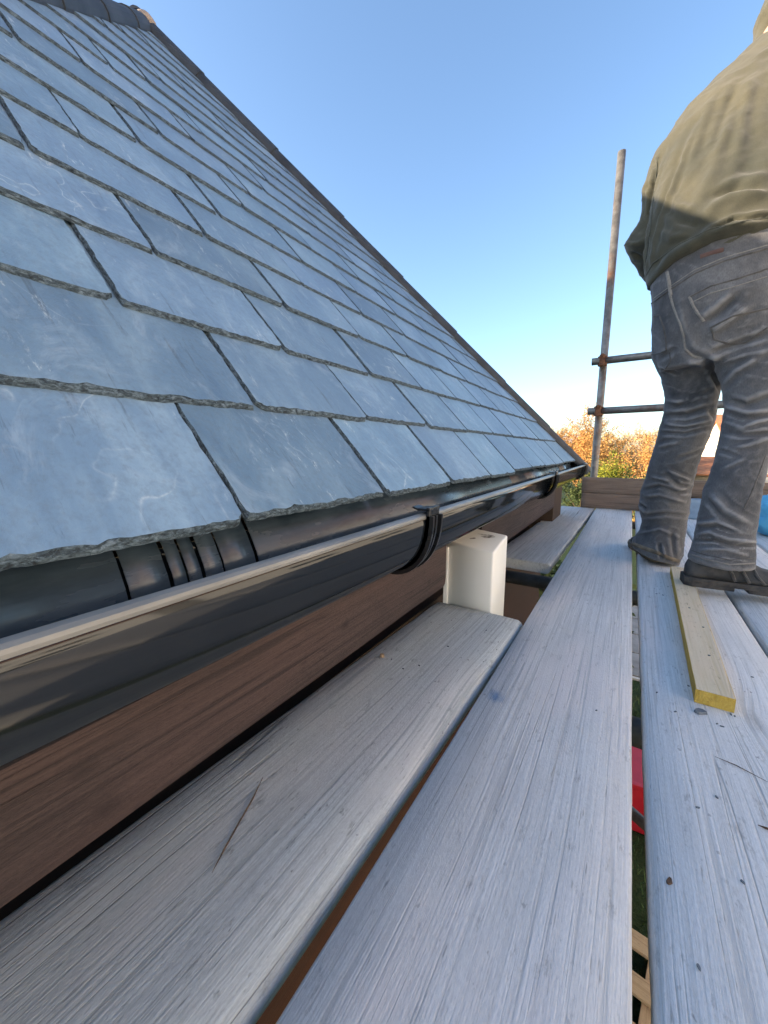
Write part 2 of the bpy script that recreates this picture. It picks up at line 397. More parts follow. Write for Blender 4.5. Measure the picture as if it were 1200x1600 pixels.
# the hip-end face: local frame  x -> +Y world, y -> up the slope, z -> outward normal
nrm = Vector((SP, 0, CP)); upv = Vector((-CP, 0, SP)); alo = Vector((0, 1, 0))
H0 = ST * 2.75
tilt = math.atan(H0 / SLEN)
def slate_matrix(yc, d, jitter):
    """centre y of the tail, slope distance of the tail"""
    base = Vector((EX, yc, EZ)) + upv * d + nrm * (0.001 + jitter[0])
    z = (nrm * math.cos(tilt) - (-upv) * 0 + upv * math.sin(tilt)).normalized()
    y = (upv - z * upv.dot(z)).normalized(); x = y.cross(z)
    M = Matrix((x, y, z)).transposed()
    M = M @ Matrix.Rotation(jitter[1], 3, 'Z') @ Matrix.Rotation(jitter[2], 3, 'X')
    m4 = M.to_4x4(); m4.translation = base
    return m4
slen = HT / CP
ncourse = int(slen / GAUGE)
rs = random.Random(11)
# joints of the eaves course measured along the eaves
Y_EAVE0 = 0.237
TRUNC = 0.035
for c in range(ncourse + 1):
    d = c * GAUGE + (0.012 if c else 0.0)
    t = d * CP
    ya, yb = YA + t, YB - t
    off = Y_EAVE0 + (SW / 2 - 0.022 if c % 2 else 0)
    k0 = math.floor((ya - 0.25 - off) / SW); k1 = math.ceil((yb + 0.25 - off) / SW)
    for k in range(k0, k1 + 1):
        yc = off + (k + 0.5) * SW + rs.uniform(-0.003, 0.003)
        up_t = (d + SLEN) * CP
        if yc + SW / 2 < ya - 0.03 or yc - SW / 2 > yb + 0.03: continue
        M4 = slate_matrix(yc, d + rs.uniform(-0.0035, 0.0035), (rs.uniform(0, 0.0015), rs.uniform(-0.007, 0.007), rs.uniform(-0.002, 0.002)))
        me = rs.choice(variants)
        cut = (yc - SW / 2 < YA + up_t + 0.03) or (yc + SW / 2 > YB - up_t - 0.03)
        if cut:
            bm = bmesh.new(); bm.from_mesh(me); bmesh.ops.transform(bm, matrix=M4, verts=bm.verts)
            # hip planes: x + y = const in plan
            for (pn, pc) in ((Vector((1, 1, 0)).normalized() * 1, Vector((EX, YB - TRUNC, 0))), (Vector((1, -1, 0)).normalized(), Vector((EX, YA + TRUNC, 0)))):
                # keep the side nearer the middle of the face
                mid = Vector((EX - 0.3, (YA + YB) / 2, 0))
                nn = Vector((-pn.x, pn.y, 0))      # hip plan direction is (-1,-1): the plane normal is (1,-1) turned
                nn = Vector((1, -1, 0)).normalized() if pn.y > 0 else Vector((1, 1, 0)).normalized()
                if (mid - pc).dot(nn) < 0: nn = -nn
                g = bmesh.ops.bisect_plane(bm, geom=bm.verts[:] + bm.edges[:] + bm.faces[:], plane_co=pc, plane_no=-nn, clear_outer=True)
                bmesh.ops.holes_fill(bm, edges=[e for e in bm.edges if e.is_boundary])
            if len(bm.faces) < 4: bm.free(); continue
            bmesh.ops.transform(bm, matrix=M4.inverted(), verts=bm.verts)
            me = mesh_from(bm, 'slate', [M_slate, M_slate_edge])
        s = link('slate', me, roof); s.matrix_basis = M4
# plain courses on the two long faces, out of the camera's sight
def side_slates():
    bm = bmesh.new()
    for sgn in (1, -1):
        for c in range(ncourse + 1):
            d = c * GAUGE; t = d * CP
            y0 = (YB - t) if sgn > 0 else (YA + t); z0 = EZ + d * SP
            x1 = EX - t - 0.06; x0 = EX - 6.45
            xs = x1
            while xs > x0 + 0.05:
                xe = max(xs - SW + 0.004, x0)
                o = 0.004
                p = [Vector((xs, y0 + sgn * o * SP, z0 + o * CP)), Vector((xe, y0 + sgn * o * SP, z0 + o * CP))]
                upd = Vector((0, -sgn * CP, SP)) * (GAUGE * 1.5); dn = Vector((0, -sgn * SP, -CP)) * o * 0.8
                xt = x1 - GAUGE * 1.5 * CP
                q = [p[0] + upd + dn, p[1] + upd + dn]
                for a in q: a.x = min(a.x, xt)
                lo = [p[0] + dn * 0.6, p[1] + dn * 0.6]
                v = [bm.verts.new(a) for a in (p[0], p[1], q[1], q[0], lo[0], lo[1])]
                bm.faces.new((v[0], v[1], v[2], v[3])); bm.faces.new((v[4], v[5], v[1], v[0]))
                xs -= SW
    bmesh.ops.recalc_face_normals(bm, faces=bm.faces)
    o = bpart('slate_courses', bm, M_slate, roof); tag(o, kind='stuff')
side_slates()

# hip tiles
def hip_run(P0, P1, nA, nB, length, first=0.0):
    ax = (P1 - P0).normalized(); tot = (P1 - P0).length
    up = (nA + nB).normalized(); side = ax.cross(up).normalized()
    up = side.cross(ax).normalized()
    s = first; i = 0
    while s < tot - 0.05:
        e = min(s + length, tot)
        bm = bmesh.new(); N = 12; rows = []
        rr = random.Random(i * 5 + int(P1.y * 100)); i += 1
        for (u, r) in ((s - 0.018, 0.0500), (s + 0.012, 0.0498), ((s + e) / 2, 0.0475), (e, 0.0455)):
            row = []
            for half, rd in ((0, r), (1, r - 0.010)):
                for k in range(N + 1):
                    a = R(-30) + (math.pi + R(60)) * k / N
                    row.append(bm.verts.new(P0 + ax * u + side * math.cos(a) * rd + up * (math.sin(a) * rd * 0.92 - 0.012)))
            rows.append(row)
        n1 = N + 1
        for A, B in zip(rows, rows[1:]):
            for k in range(N):
                bm.faces.new((A[k], A[k + 1], B[k + 1], B[k])); bm.faces.new((A[n1 + k], B[n1 + k], B[n1 + k + 1], A[n1 + k + 1]))
            bm.faces.new((A[0], B[0], B[n1], A[n1])); bm.faces.new((A[N], A[n1 + N], B[n1 + N], B[N]))
        for row in (rows[0], rows[-1]):
            for k in range(N): bm.faces.new((row[k], row[n1 + k], row[n1 + k + 1], row[k + 1]))
        bmesh.ops.recalc_face_normals(bm, faces=bm.faces)
        bpart('hip_tile', bm, M_hip, roof, smooth=False)
        s = e
nE = nrm; nR = Vector((0, SP, CP)); nL = Vector((0, -SP, CP))
ol = 0.035
hip_run(Vector((EX + ol, YB + ol, EZ - ol * TANP - 0.010)), APEX + Vector((0, 0, -0.008)), nE, nR, 0.405)
hip_run(Vector((EX + ol, YA - ol, EZ - ol * TANP - 0.010)), APEX + Vector((0, 0, -0.008)), nE, nL, 0.405)
# ridge running back from the apex
hip_run(APEX + Vector((-0.02, 0, 0.01)), APEX + Vector((-4.6, 0, 0.01)), nR, nL, 0.45)
bm = bmesh.new(); bmesh.ops.create_icosphere(bm, subdivisions=3, radius=0.045)
for v in bm.verts:
    v.co *= 1 + 0.12 * nz(v.co.x * 25, v.co.y * 25, v.co.z * 25); v.co.z *= 0.8; v.co += APEX + Vector((0.02, 0, -0.02))
bpart('apex_mortar', bm, M_mortar, roof, smooth=True)

# walls of horizontal stained boards
WX = -0.46
def walls():
    bm = bmesh.new(); WL = YB - YA - 0.16
    box(bm, ((WX - 0.03 + EX - 6.3) / 2, (YA + YB) / 2, (GZ - 0.05) / 2), (abs(EX - 6.3 - WX + 0.03), WL, -0.05 - GZ))
    box(bm, ((WX - 0.16 + EX - 6.3) / 2, (YA + YB) / 2, 0.125), (abs(EX - 6.3 - WX + 0.16), WL, 0.35))
    wl = bpart('wall', bm, M_dark)
    z = GZ + 0.02; k = 0
    me = None
    while z < -0.18:
        bm = bmesh.new()
        h = min(0.145, -0.05 - z)
        # feather-edge board: thick at its foot; built along local Y
        x0 = 0.0
        prof = [(x0 + 0.004, 0.0), (x0 + 0.028, 0.0), (x0 + 0.030, 0.004), (x0 + 0.012, h + 0.012), (x0 + 0.002, h + 0.012)]
        prism(bm, prof, -WL / 2, WL / 2)
        o = build('cladding_board', bm, M_clad, wl); o.location = (WX - 0.03, (YA + YB) / 2, z)
        z += 0.145; k += 1
    return wl
walls()
# soffit
bm = bmesh.new(); box(bm, (-0.505, (YA + YB) / 2, 0.309), (0.23, YB - YA - 0.1, 0.016)); bpart('soffit', bm, M_dark)
bm = bmesh.new(); box(bm, (-0.485, 2.60, 0.125), (0.23, 0.30, 0.348)); bpart('corner_post', bm, M_dark)
# fascia in two lengths with a break where the box stands
def fascia(y0, y1, seed):
    bm = bmesh.new(); zt, zb, x1, x0 = 0.300, 0.077, -0.362, -0.390
    prof = [(x0, zt), (x1, zt), (x1, zb + 0.030), (x1 - 0.0015, zb + 0.018), (x1 - 0.006, zb + 0.008), (x1 - 0.013, zb + 0.002), (x1 - 0.020, zb), (x0, zb + 0.004)]
    n = 30; rings = []
    for i in range(n + 1):
        y = y0 + (y1 - y0) * i / n
        q = nz(y * 3 + seed) * 0.003
        rings.append([bm.verts.new((x + (q * 0.4 if x > x0 else 0), y, z + (q if z < 0.2 else 0))) for x, z in prof])
    m = len(prof)
    for A, B in zip(rings, rings[1:]):
        for k in range(m): bm.faces.new((A[k], A[(k + 1) % m], B[(k + 1) % m], B[k]))
    bm.faces.new(rings[0][::-1]); bm.faces.new(rings[-1])
    bmesh.ops.recalc_face_normals(bm, faces=bm.faces)
    c = Vector((x1, (y0 + y1) / 2, zb))
    # local frame: grain along Y, board width across Z -> turn so that texture x runs up the face
    for v in bm.verts: v.co -= c
    Rm = Matrix.Rotation(R(-90), 4, 'Y')
    bmesh.ops.transform(bm, matrix=Rm.inverted(), verts=bm.verts)
    o = build('fascia', bm, M_fascia, bld); o.matrix_basis = Matrix.Translation(c - BO) @ Rm
fascia(YA + 0.1, 0.853, 1.3); fascia(1.115, 2.42, 8.1)

# ------------------------------------------------------------------ gutter
LX, LZ = -0.245, 0.3255            # outer edge of the front lip
GCX, GA, GB = -0.300, 0.055, 0.084
GY0, GY1 = YA - 0.02, 2.83
gut = empty('gutter', (GCX, 1.1, LZ), 0, 'glossy black half-round plastic gutter running below the slate eaves', 'gutter')
GO = Vector(gut.location)
def gpart(name, bm, mats, parent=None, smooth=False):
    o = build(name, bm, mats, parent or gut, smooth)
    if parent is None: o.location = -GO
    return o
def gutter_profile(off=0.0, n=26):
    pts = []
    for k in range(n + 1):
        a = math.pi * k / n
        pts.append((GCX + (GA + off) * math.cos(a), LZ - (GB + off) * max(0.0, math.sin(a)) ** 0.9))
    return pts
def gutter_body():
    bm = bmesh.new()
    out = gutter_profile(0.0); inn = gutter_profile(-0.0032)[::-1]
    # a fine step moulded along the lower front
    out = [(x, z - (0.0016 if 0.30 < i / len(out) < 0.36 else 0.0)) for i, (x, z) in enumerate(out)]
    back_top = (GCX - GA - 0.001, LZ + 0.006)
    prof = out + [back_top, (back_top[0] + 0.003, back_top[1])] + inn
    prism(bm, prof, GY0, GY1)
    o = gpart('channel', bm, M_pvc, smooth=False)
    m = o.modifiers.new('s', 'BEVEL') if False else None
    o.data.polygons.foreach_set('use_smooth', [len(p.vertices) == 4 for p in o.data.polygons])
    # rolled lip
    bm = bmesh.new(); pr = [(LX - .0105, LZ + .0022), (LX - .0085, LZ + .0034), (LX - .0030, LZ + .0026), (LX + .0004, LZ + .0008), (LX + .0014, LZ - .0016), (LX + .0008, LZ - .0042), (LX - .0030, LZ - .0050), (LX - .0100, LZ - .0020)]
    prism(bm, pr, GY0, GY1)
    gpart('lip', bm, M_pvc_lip, smooth=False)
gutter_body()
def bracket(y):
    w0 = 0.017
    bm = bmesh.new()
    # strap wrapped round the outside, swelling towards the bottom, with two side ribs
    prof_o = gutter_profile(0.012); prof_i = gutter_profile(0.0006)
    nn = len(prof_o)
    for (ya, yb, oo) in ((y - w0, y + w0, 0.0065), (y - w0, y - w0 + 0.005, 0.0125), (y + w0 - 0.005, y + w0, 0.0125), (y - 0.0025, y + 0.0025, 0.0105)):
        po = gutter_profile(oo); prism(bm, po + prof_i[::-1], ya, yb)
    br = gpart('bracket', bm, M_pvc_dull)
    bm = bmesh.new()
    box(bm, (LX + 0.0035, y, LZ + 0.0015), (0.006, 2 * w0, 0.022), 0.0015)
    box(bm, (LX - 0.004, y, LZ + 0.0090), (0.022, 2 * w0, 0.0035), 0.001)
    box(bm, (LX - 0.017, y - 0.004, LZ + 0.0095), (0.012, w0 * 1.3, 0.003), 0.001, Matrix.Rotation(R(18), 3, 'Y'))
    gpart('clip', bm, M_pvc_dull, br)
    bm = bmesh.new(); box(bm, (GCX - GA - 0.003, y, LZ - 0.02), (0.006, 0.05, 0.11), 0.002); gpart('back_plate', bm, M_pvc_dull, br)
for y in (-0.35, 0.515, 1.62): bracket(y)
def collar(name, y0, y1, off, ribs):
    bm = bmesh.new(); pi_ = gutter_profile(0.0004)
    prism(bm, gutter_profile(off) + pi_[::-1], y0, y1)
    for yr in ribs: prism(bm, gutter_profile(off + 0.006) + pi_[::-1], yr - 0.004, yr + 0.004)
    box(bm, (LX - 0.004, (y0 + y1) / 2, LZ + 0.0085), (0.020, y1 - y0, 0.004), 0.001)
    return gpart(name, bm, M_pvc_dull)
collar('stop_end', 2.70, 2.838, 0.004, (2.705, 2.735, 2.765, 2.795, 2.832))
bm = bmesh.new(); prism(bm, gutter_profile(-0.001) , 2.8315, 2.836); gpart('end_cap', bm, M_pvc_dull)
# eaves tray panels, lapped, dipping into the gutter behind the slates' tails
edges = [GY0, -0.30] + [atx(x, 880, -0.335).y for x in (188, 258, 284, 309)] + [atx(340, 862, -0.335).y, atx(392, 850, -0.335).y, atx(797, 748, -0.335).y, 2.30, GY1 - 0.02]
for i, (a, b) in enumerate(zip(edges, edges[1:])):
    o = 0.0016 * (i % 2)
    bm = bmesh.new()
    pr = [(-0.362 + o, 0.366), (-0.350 + o, 0.350), (-0.3385 + o, 0.332), (-0.329 + o, 0.313), (-0.322 + o, 0.29)]
    prof = pr + [(x - 0.0012, z) for x, z in pr[::-1]]
    prism(bm, prof, a + 0.0016, b - 0.0016)
    tp = gpart('eaves_tray_panel', bm, M_tray); tp.data.polygons.foreach_set('use_smooth', [len(q.vertices) == 4 and abs(q.normal.x) > .3 for q in tp.data.polygons])

# ------------------------------------------------------------------ cream box under the gutter
bx = empty('cover_box', (-0.345, 1.03, -0.25), 0, 'cream white plastic box standing between fascia and boards below the gutter', 'box')
bm = bmesh.new()
bz0, bz1 = 0.0, 0.41
v = []
g = bmesh.ops.create_cube(bm, size=1.0)
for q in g['verts']:
    q.co = Vector((q.co.x * 0.132, q.co.y * 0.130, (q.co.z + 0.5) * (bz1 - bz0)))
    if q.co.z > 0.2: q.co.z += 0.022 * (1 if q.co.y > 0 else 0) + (0.014 if q.co.x < 0 else 0)
bmesh.ops.bevel(bm, geom=[e for e in bm.edges if e.verts[0].co.x > 0 and e.verts[1].co.x > 0 or e.verts[0].co.z > 0.2 and e.verts[1].co.z > 0.2], offset=0.006, segments=3, affect='EDGES', profile=0.5)
build('cover', bm, M_white, bx, True)
bm = bmesh.new(); box(bm, (-0.063, 0.0, 0.2), (0.012, 0.142, 0.418), 0.002); build('flange', bm, M_white, bx)
bm = bmesh.new()
for (x, y, sx, sy, a) in ((0.02, 0.02, 0.018, 0.008, 0.4), (0.028, 0.032, 0.012, 0.006, -0.3), (-0.01, -0.012, 0.010, 0.004, 0.9), (0.01, 0.03, 0.02, 0.003, 0.2)):
    n = 14; zz = bz1 + 0.0062 + (y + 0.065) / 0.13 * 0.010 - (x + 0.0625) / 0.125 * 0.006 + 0.0012
    vs_ = []
    for k in range(n):
        t = 2 * math.pi * k / n; r = 1 + 0.35 * nz(k * 1.7, x * 90)
        dx, dy = math.cos(t) * sx * r, math.sin(t) * sy * r
        xx, yy = x + dx * math.cos(a) - dy * math.sin(a), y + dx * math.sin(a) + dy * math.cos(a)
        vs_.append(bm.verts.new((xx, yy, bz1 + 0.006 + (yy + 0.065) / 0.13 * 0.022 + (0.066 - xx) / 0.132 * 0.014 - 0.006 + 0.0008)))
    bm.faces.new(vs_)
build('dirt_patch', bm, M_soot, bx)

# ------------------------------------------------------------------ scaffold boards
def plank(name, p0, p1, wd, th, mat, label, cat='scaffold board', seed=0, wear=0.002, group='scaffold boards of the platform', bev=0.006, chip=0.0, ang_end=0.0):
    """board with its top face at the z of p0/p1; p0, p1 = middle of its two ends"""
    p0, p1 = Vector(p0), Vector(p1); L = (p1 - p0).length
    n = max(24, int(L / 0.035)); bm = bmesh.new(); rings = []
    hw = wd / 2
    base = [(-hw, -th + bev, -1), (-hw, -bev, -1), (-hw + bev * 0.4, -bev * 0.4, -1), (-hw + bev, 0, -1), (-hw * 0.5, 0, 0), (0, 0, 0), (hw * 0.5, 0, 0), (hw - bev, 0, 1), (hw - bev * 0.4, -bev * 0.4, 1), (hw, -bev, 1), (hw, -th + bev, 1), (hw - bev, -th, 1), (-hw + bev, -th, -1)]
    for i in range(n + 1):
        y = L * i / n; row = []
        for j, (x, z, sd) in enumerate(base):
            e = nz(y * 5.0 + seed * 9.3, sd * 4.0) * wear + nz(y * 26 + seed * 3.1, sd * 9.0) * wear * 0.6 if sd else 0
            c = nz(y * 2.0 + seed, x * 8) * 0.0012
            if chip and sd and nz(y * 14 + seed * 2.2, sd * 2) > 0.30: e -= chip * (nz(y * 14 + seed * 2.2, sd * 2) - 0.30) * 3
            yy = y + (ang_end * x if i == n else 0) + (nz(x * 60 + seed, i) * 0.0015 if i in (0, n) else 0)
            row.append(bm.verts.new((x + sd * e, yy, z + (c if z > -th * 0.6 else 0) + (min(0, e) if z == 0 and sd else 0))))
        rings.append(row)
    m = len(base)
    for A, B in zip(rings, rings[1:]):
        for k in range(m): bm.faces.new((A[k], A[(k + 1) % m], B[(k + 1) % m], B[k]))
    bm.faces.new(rings[0][::-1]); bm.faces.new(rings[-1])
    bmesh.ops.recalc_face_normals(bm, faces=bm.faces)
    me = mesh_from(bm, name, mat)
    sm = [abs(p.normal.y) < 0.6 for p in me.polygons]
    me.polygons.foreach_set('use_smooth', sm)
    o = link(name, me, None, p0); o.rotation_euler = (0, 0, math.atan2(-(p1 - p0).x, (p1 - p0).y))
    return tag(o, label, cat, group)
TH = 0.038
plank('scaffold_board', (-0.0745, -1.0, 0), (-0.0830, 3.22, 0), 0.225, TH, M_board_main, 'long pale grey scaffold board down the middle, left of the narrow gap', seed=1, chip=0.0, bev=0.0032, wear=0.0008)
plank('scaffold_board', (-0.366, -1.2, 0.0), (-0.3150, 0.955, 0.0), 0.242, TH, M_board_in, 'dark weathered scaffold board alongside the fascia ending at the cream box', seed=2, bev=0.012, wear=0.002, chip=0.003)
plank('scaffold_board', (-0.338, 1.505, 0.0), (-0.316, 3.19, 0.0), 0.225, TH, M_board_far, 'short cracked scaffold board beyond the cream box, under the gutter', seed=3, wear=0.003, chip=0.01)
plank('scaffold_board', (0.1625, -1.0, 0), (0.1585, 3.22, 0), 0.222, TH, M_board_r, 'pale grey scaffold board that carries the yellow batten', seed=4, bev=0.006, chip=0.0015, wear=0.0012)
plank('scaffold_board', (0.396, -0.6, 0), (0.392, 3.22, 0), 0.225, TH, M_board_r, 'grey scaffold board under the toe of the near boot at the right edge', seed=5, chip=0.003)
plank('scaffold_board', (0.630, -0.6, 0), (0.630, 3.22, 0), 0.225, TH, M_board_main, 'grey scaffold board under the blue sack behind the worker', seed=6)


# two narrow toe boards on edge, one on the other, across the far end
def toe(x0, x1, y, zc, h, label, seed):
    o = plank('toe_board', (x0, 0, 0), (x1, 0, 0), h, 0.036, M_toe, label, 'toe board', seed=seed, wear=0.0012, group='toe boards at the far end', bev=0.004)
    o.matrix_world = Matrix.Translation((x0, y, zc)) @ Matrix(((0, 1, 0, 0), (0, 0, -1, 0), (-1, 0, 0, 0), (0, 0, 0, 1)))
    return o
toe(-0.292, 1.15, 3.165, 0.003 + 0.055, 0.108, 'lower of two brown boards set on edge across the far end of the platform', 9)
toe(-0.296, 1.16, 3.163, 0.003 + 0.055 + 0.111, 0.111, 'upper of two brown boards set on edge across the far end of the platform', 19)

# ------------------------------------------------------------------ scaffold tubes
def coupler(parent, c, rot):
    bm = bmesh.new()
    box(bm, (0, 0, 0), (0.058, 0.062, 0.062), 0.008)
    box(bm, (0, -0.036, 0.0), (0.036, 0.022, 0.074), 0.005)
    tube(bm, [(0, -0.03, 0.030), (0, -0.062, 0.030)], 0.007, 8); tube(bm, [(0, -0.046, 0.030), (0, -0.056, 0.030)], 0.012, 6)
    tube(bm, [(0, -0.03, -0.030), (0, -0.058, -0.030)], 0.007, 8)
    o = build('coupler', bm, M_rust, parent, False, c); o.rotation_euler = rot
    return o
post = empty('scaffold_standard', (-0.232, 3.235, GZ), 0, 'upright galvanised scaffold pole at the far left corner of the platform', 'scaffold pole')
bm = bmesh.new(); pipe(bm, (0, 0, 0.01), (0.006, 0.0, 2.33 - GZ)); build('tube', bm, M_galv, post, True)
bm = bmesh.new(); box(bm, (0, 0, 0.006), (0.15, 0.15, 0.012), 0.002); build('base_plate', bm, M_galv_dark, post)
post2 = empty('scaffold_standard', (1.18, 3.235, GZ), 0, 'upright scaffold pole at the far right corner behind the worker', 'scaffold pole')
bm = bmesh.new(); pipe(bm, (0, 0, 0.01), (0, 0, 2.0 - GZ)); build('tube', bm, M_galv, post2, True)
for z, lab in ((1.028, 'upper horizontal guard rail tube behind the worker'), (0.690, 'lower horizontal guard rail tube behind the worker')):
    r = empty('guard_rail', (-0.232, 3.185, z), 0, lab, 'guard rail')
    bm = bmesh.new(); pipe(bm, (-0.065, 0, 0), (1.55, 0, 0.012)); build('tube', bm, M_galv, r, True)
    coupler(r, (0.0, 0.012, 0), (0, 0, 0)); coupler(r, (1.412, 0.012, 0.01), (0, 0, 0))
tz = -TH - 0.0255
for y, x0, lab in ((0.745, -0.43, 'grimy scaffold tube under the boards, nearest, seen through the gap'), (1.475, -0.43, 'dark scaffold tube carrying the near end of the short cracked board'), (2.95, -0.43, 'scaffold tube under the far ends of the boards'), (-0.45, -0.43, 'scaffold tube under the boards behind the viewer')):
    o = empty('transom', (0.4, y, tz), 0, lab, 'scaffold tube')
    bm = bmesh.new(); pipe(bm, (x0 - 0.4, 0, 0), (0.95, 0, 0)); build('tube', bm, M_galv_dark, o, True)
# lower tubes seen through the gap
lo1 = empty('ledger', (0.3, 2.05, -0.98), 0, 'pale scaffold tube crossing low under the boards above the red crate', 'scaffold tube')
bm = bmesh.new(); pipe(bm, (-0.6, 0.06, 0.0), (0.95, -0.06, 0.0)); build('tube', bm, M_galv, lo1, True)
lo2 = empty('brace', (0.3, 1.72, -1.20), 0, 'pale slanting scaffold brace tube low under the boards', 'scaffold tube')
bm = bmesh.new(); pipe(bm, (-0.6, 0.35, 0.10), (0.95, -0.42, -0.18)); build('tube', bm, M_galv, lo2, True)

# ------------------------------------------------------------------ batten, chips
def batten():
    a = Vector((0.148, 0.782, 0.0)); b = Vector((0.168, 1.62, 0.0))
    L = (b - a).length
    bm = bmesh.new(); n = 26; hw, h = 0.0255, 0.0245
    rows = []
    for i in range(n + 1):
        y = L * i / n
        q = nz(y * 20) * 0.0006
        rows.append([bm.verts.new((x + q, y, z)) for x, z in ((-hw, 0.0005), (hw, 0.0005), (hw, h - .001), (hw - .001, h), (-hw + .001, h), (-hw, h - .001))])
    for A, B in zip(rows, rows[1:]):
        for k in range(6):
            f = bm.faces.new((A[k], A[(k + 1) % 6], B[(k + 1) % 6], B[k])); f.material_index = 0 if k in (3,) else 1
    for r, fl in ((rows[0], True), (rows[-1], False)):
        f = bm.faces.new(r[::-1] if fl else r); f.material_index = 1
    bmesh.ops.recalc_face_normals(bm, faces=bm.faces)
    o = build('roofing_batten', bm, [M_batten, M_batten_edge], None, False, a, (0, 0, math.atan2(-(b - a).x, (b - a).y)))
    tag(o, 'short pale yellow roofing batten lying on the board under the boot heel', 'batten')
    bm = bmesh.new(); tube(bm, [(0, 0, 0.0), (0, 0, 0.0255)], 0.0022, 8)
    for k, (x, y) in enumerate(((0.007, 0.15), (-0.004, 0.42), (0.012, 0.30))):
        m = bm.copy(); build('nail', m, M_galv_dark, o, False, (x, y, 0))
    bm.free()
batten()
M_chip = simple('slate_chip', (0.08, 0.10, 0.12), (0.17, 0.19, 0.21), sc=(60, 60, 60), rough=0.6)
M_bark = simple('bark', (0.045, 0.028, 0.02), (0.12, 0.075, 0.05), sc=(80, 80, 80), rough=0.9)
M_sliver = simple('wood_splinter', (0.30, 0.21, 0.13), (0.42, 0.31, 0.2), sc=(80, 80, 80), rough=0.9)
def chip(name, px, py, sx, sy, h, a, mat, label, cat, z=0.0005, group=None):
    p = atz(px, py, z); bm = bmesh.new(); n = 9; lo, hi = [], []
    for k in range(n):
        t = 2 * math.pi * k / n; r = 0.75 + 0.5 * random.random()
        x, y = math.cos(t) * sx * r, math.sin(t) * sy * r
        lo.append(bm.verts.new((x, y, 0))); hi.append(bm.verts.new((x * 0.86, y * 0.86, h * (0.8 + 0.4 * random.random()))))
    bm.faces.new(lo[::-1]); bm.faces.new(hi)
    for k in range(n): bm.faces.new((lo[k], lo[(k + 1) % n], hi[(k + 1) % n], hi[k]))
    o = build(name, bm, mat, None, False, p, (0, 0, a)); tag(o, label, cat, group)
chip('slate_chip', 1093, 1113, 0.011, 0.007, 0.004, 0.5, M_chip, 'largest slate chip lying in front of the near end of the batten', 'chip')
G = 'slate crumbs scattered on the boards'
def crumb_label(x, y):
    if x < 800: return 'tiny dark slate crumb on the dark board near the cream box'
    if y < 940: return 'tiny slate crumb beside the far end of the batten, left of the boot heel'
    if x < 1000: return 'tiny slate crumb on the middle board left of the gap'
    if y < 1140: return 'tiny slate crumb around the near end of the batten'
    return 'tiny slate crumb on the near part of the board right of the gap'
for (x, y, s) in ((1142, 1116, 4), (1148, 1119, 3), (1128, 1135, 3.5), (1120, 1131, 3), (1055, 1112, 3.5), (1036, 930, 5), (1026, 928, 4), (1044, 917, 3.5), (1076, 1072, 2.5), (932, 1110, 3), (1026, 1082, 3),
                  (1175, 1058, 3), (1092, 1512, 3.0), (1160, 1378, 3), (1120, 1246, 3), (1090, 1262, 3), (700, 1010, 3), (655, 1040, 3), (760, 985, 3.2), (612, 1030, 2.5), (630, 1045, 2.6)):
    chip('slate_crumb', x, y, s * 0.0008, s * 0.0004, 0.0010, random.uniform(0, 3), M_chip, crumb_label(x, y), 'crumb', group=G)
chip('bark_chip', 1046, 1378, 0.0042, 0.0026, 0.0022, 1.1, M_bark, 'small brown bark chip near the front of the board right of the gap', 'chip')
chip('pebble', 597, 1026, 0.0058, 0.0040, 0.005, 0.3, M_sliver, 'small tan crumb of stone on the dark board beside the fascia', 'pebble')

# a hairline split running askew over the dark board
def split(pts, w, label, z=0.0014, mat=None):
    P = [atz(x, y, z) for x, y in pts]; bm = bmesh.new(); L, Rr = [], []
    for i, p in enumerate(P):
        d = (P[min(i + 1, len(P) - 1)] - P[max(i - 1, 0)]).normalized(); s = Vector((-d.y, d.x, 0)); ww = w * (0.25 if i in (0, len(P) - 1) else 1.0)
        L.append((bm.verts.new(p + s * ww), bm.verts.new(p + Vector((0, 0, ww * 1.2))), bm.verts.new(p - s * ww)))
    for A, B in zip(L, L[1:]):
        bm.faces.new((A[0], A[1], B[1], B[0])); bm.faces.new((A[1], A[2], B[2], B[1]))
    bmesh.ops.recalc_face_normals(bm, faces=bm.faces)
    c = P[0].copy()
    for v in bm.verts: v.co -= c
    tag(build('dark_splinter', bm, mat or M_bark, None, False, c), label, 'splinter')
split([(411, 1214), (395, 1248), (372, 1288), (350, 1328), (331, 1364)], 0.0010, 'long thin dark splinter lying aslant on the board beside the fascia')
split([(1184, 1289), (1196, 1294), (1215, 1300)], 0.0016, 'thin dark straw at the right edge of the pale board')
split([(1117, 1182), (1150, 1196), (1200, 1222)], 0.0008, 'long thin grey straw on the board below the batten')
split([(868, 767), (885, 772), (895, 774)], 0.003, 'dark twig lying on the short cracked board', z=0.002)

# ------------------------------------------------------------------ the worker
def fabric(name, c1, c2, sc, bsc, bstr, fade=None, sheen=0.2):
    M = Mat(name, c1, 0.95, 0.12)
    a = M.noise(M.coords(sc, False), 1.0, 5, 0.6); b = M.noise(M.coords(bsc, False), 1.0, 3, 0.6)
    col = M.ramp(a, [(0.33, c1), (0.67, c2)])
    col = M.mix(M.ramp(b, [(0.30, 0.35), (0.60, 0.0)]), col, tuple(x * 0.55 for x in c1))
    if fade:      # worn pale along the folds
        g = M.n('NewGeometry'); col = M.mix(M.ramp(g.outputs['Pointiness'], [(0.505, 0.0), (0.56, 0.75)]), col, fade)
    M.color(col); M.bump(b, bstr, 0.0012); M.b.inputs['Sheen Weight'].default_value = sheen
    return M.m
M_shirt = fabric('olive_sweatshirt', (0.044, 0.047, 0.038), (0.085, 0.080, 0.055), (4, 4, 4), (420, 420, 420), 0.4)
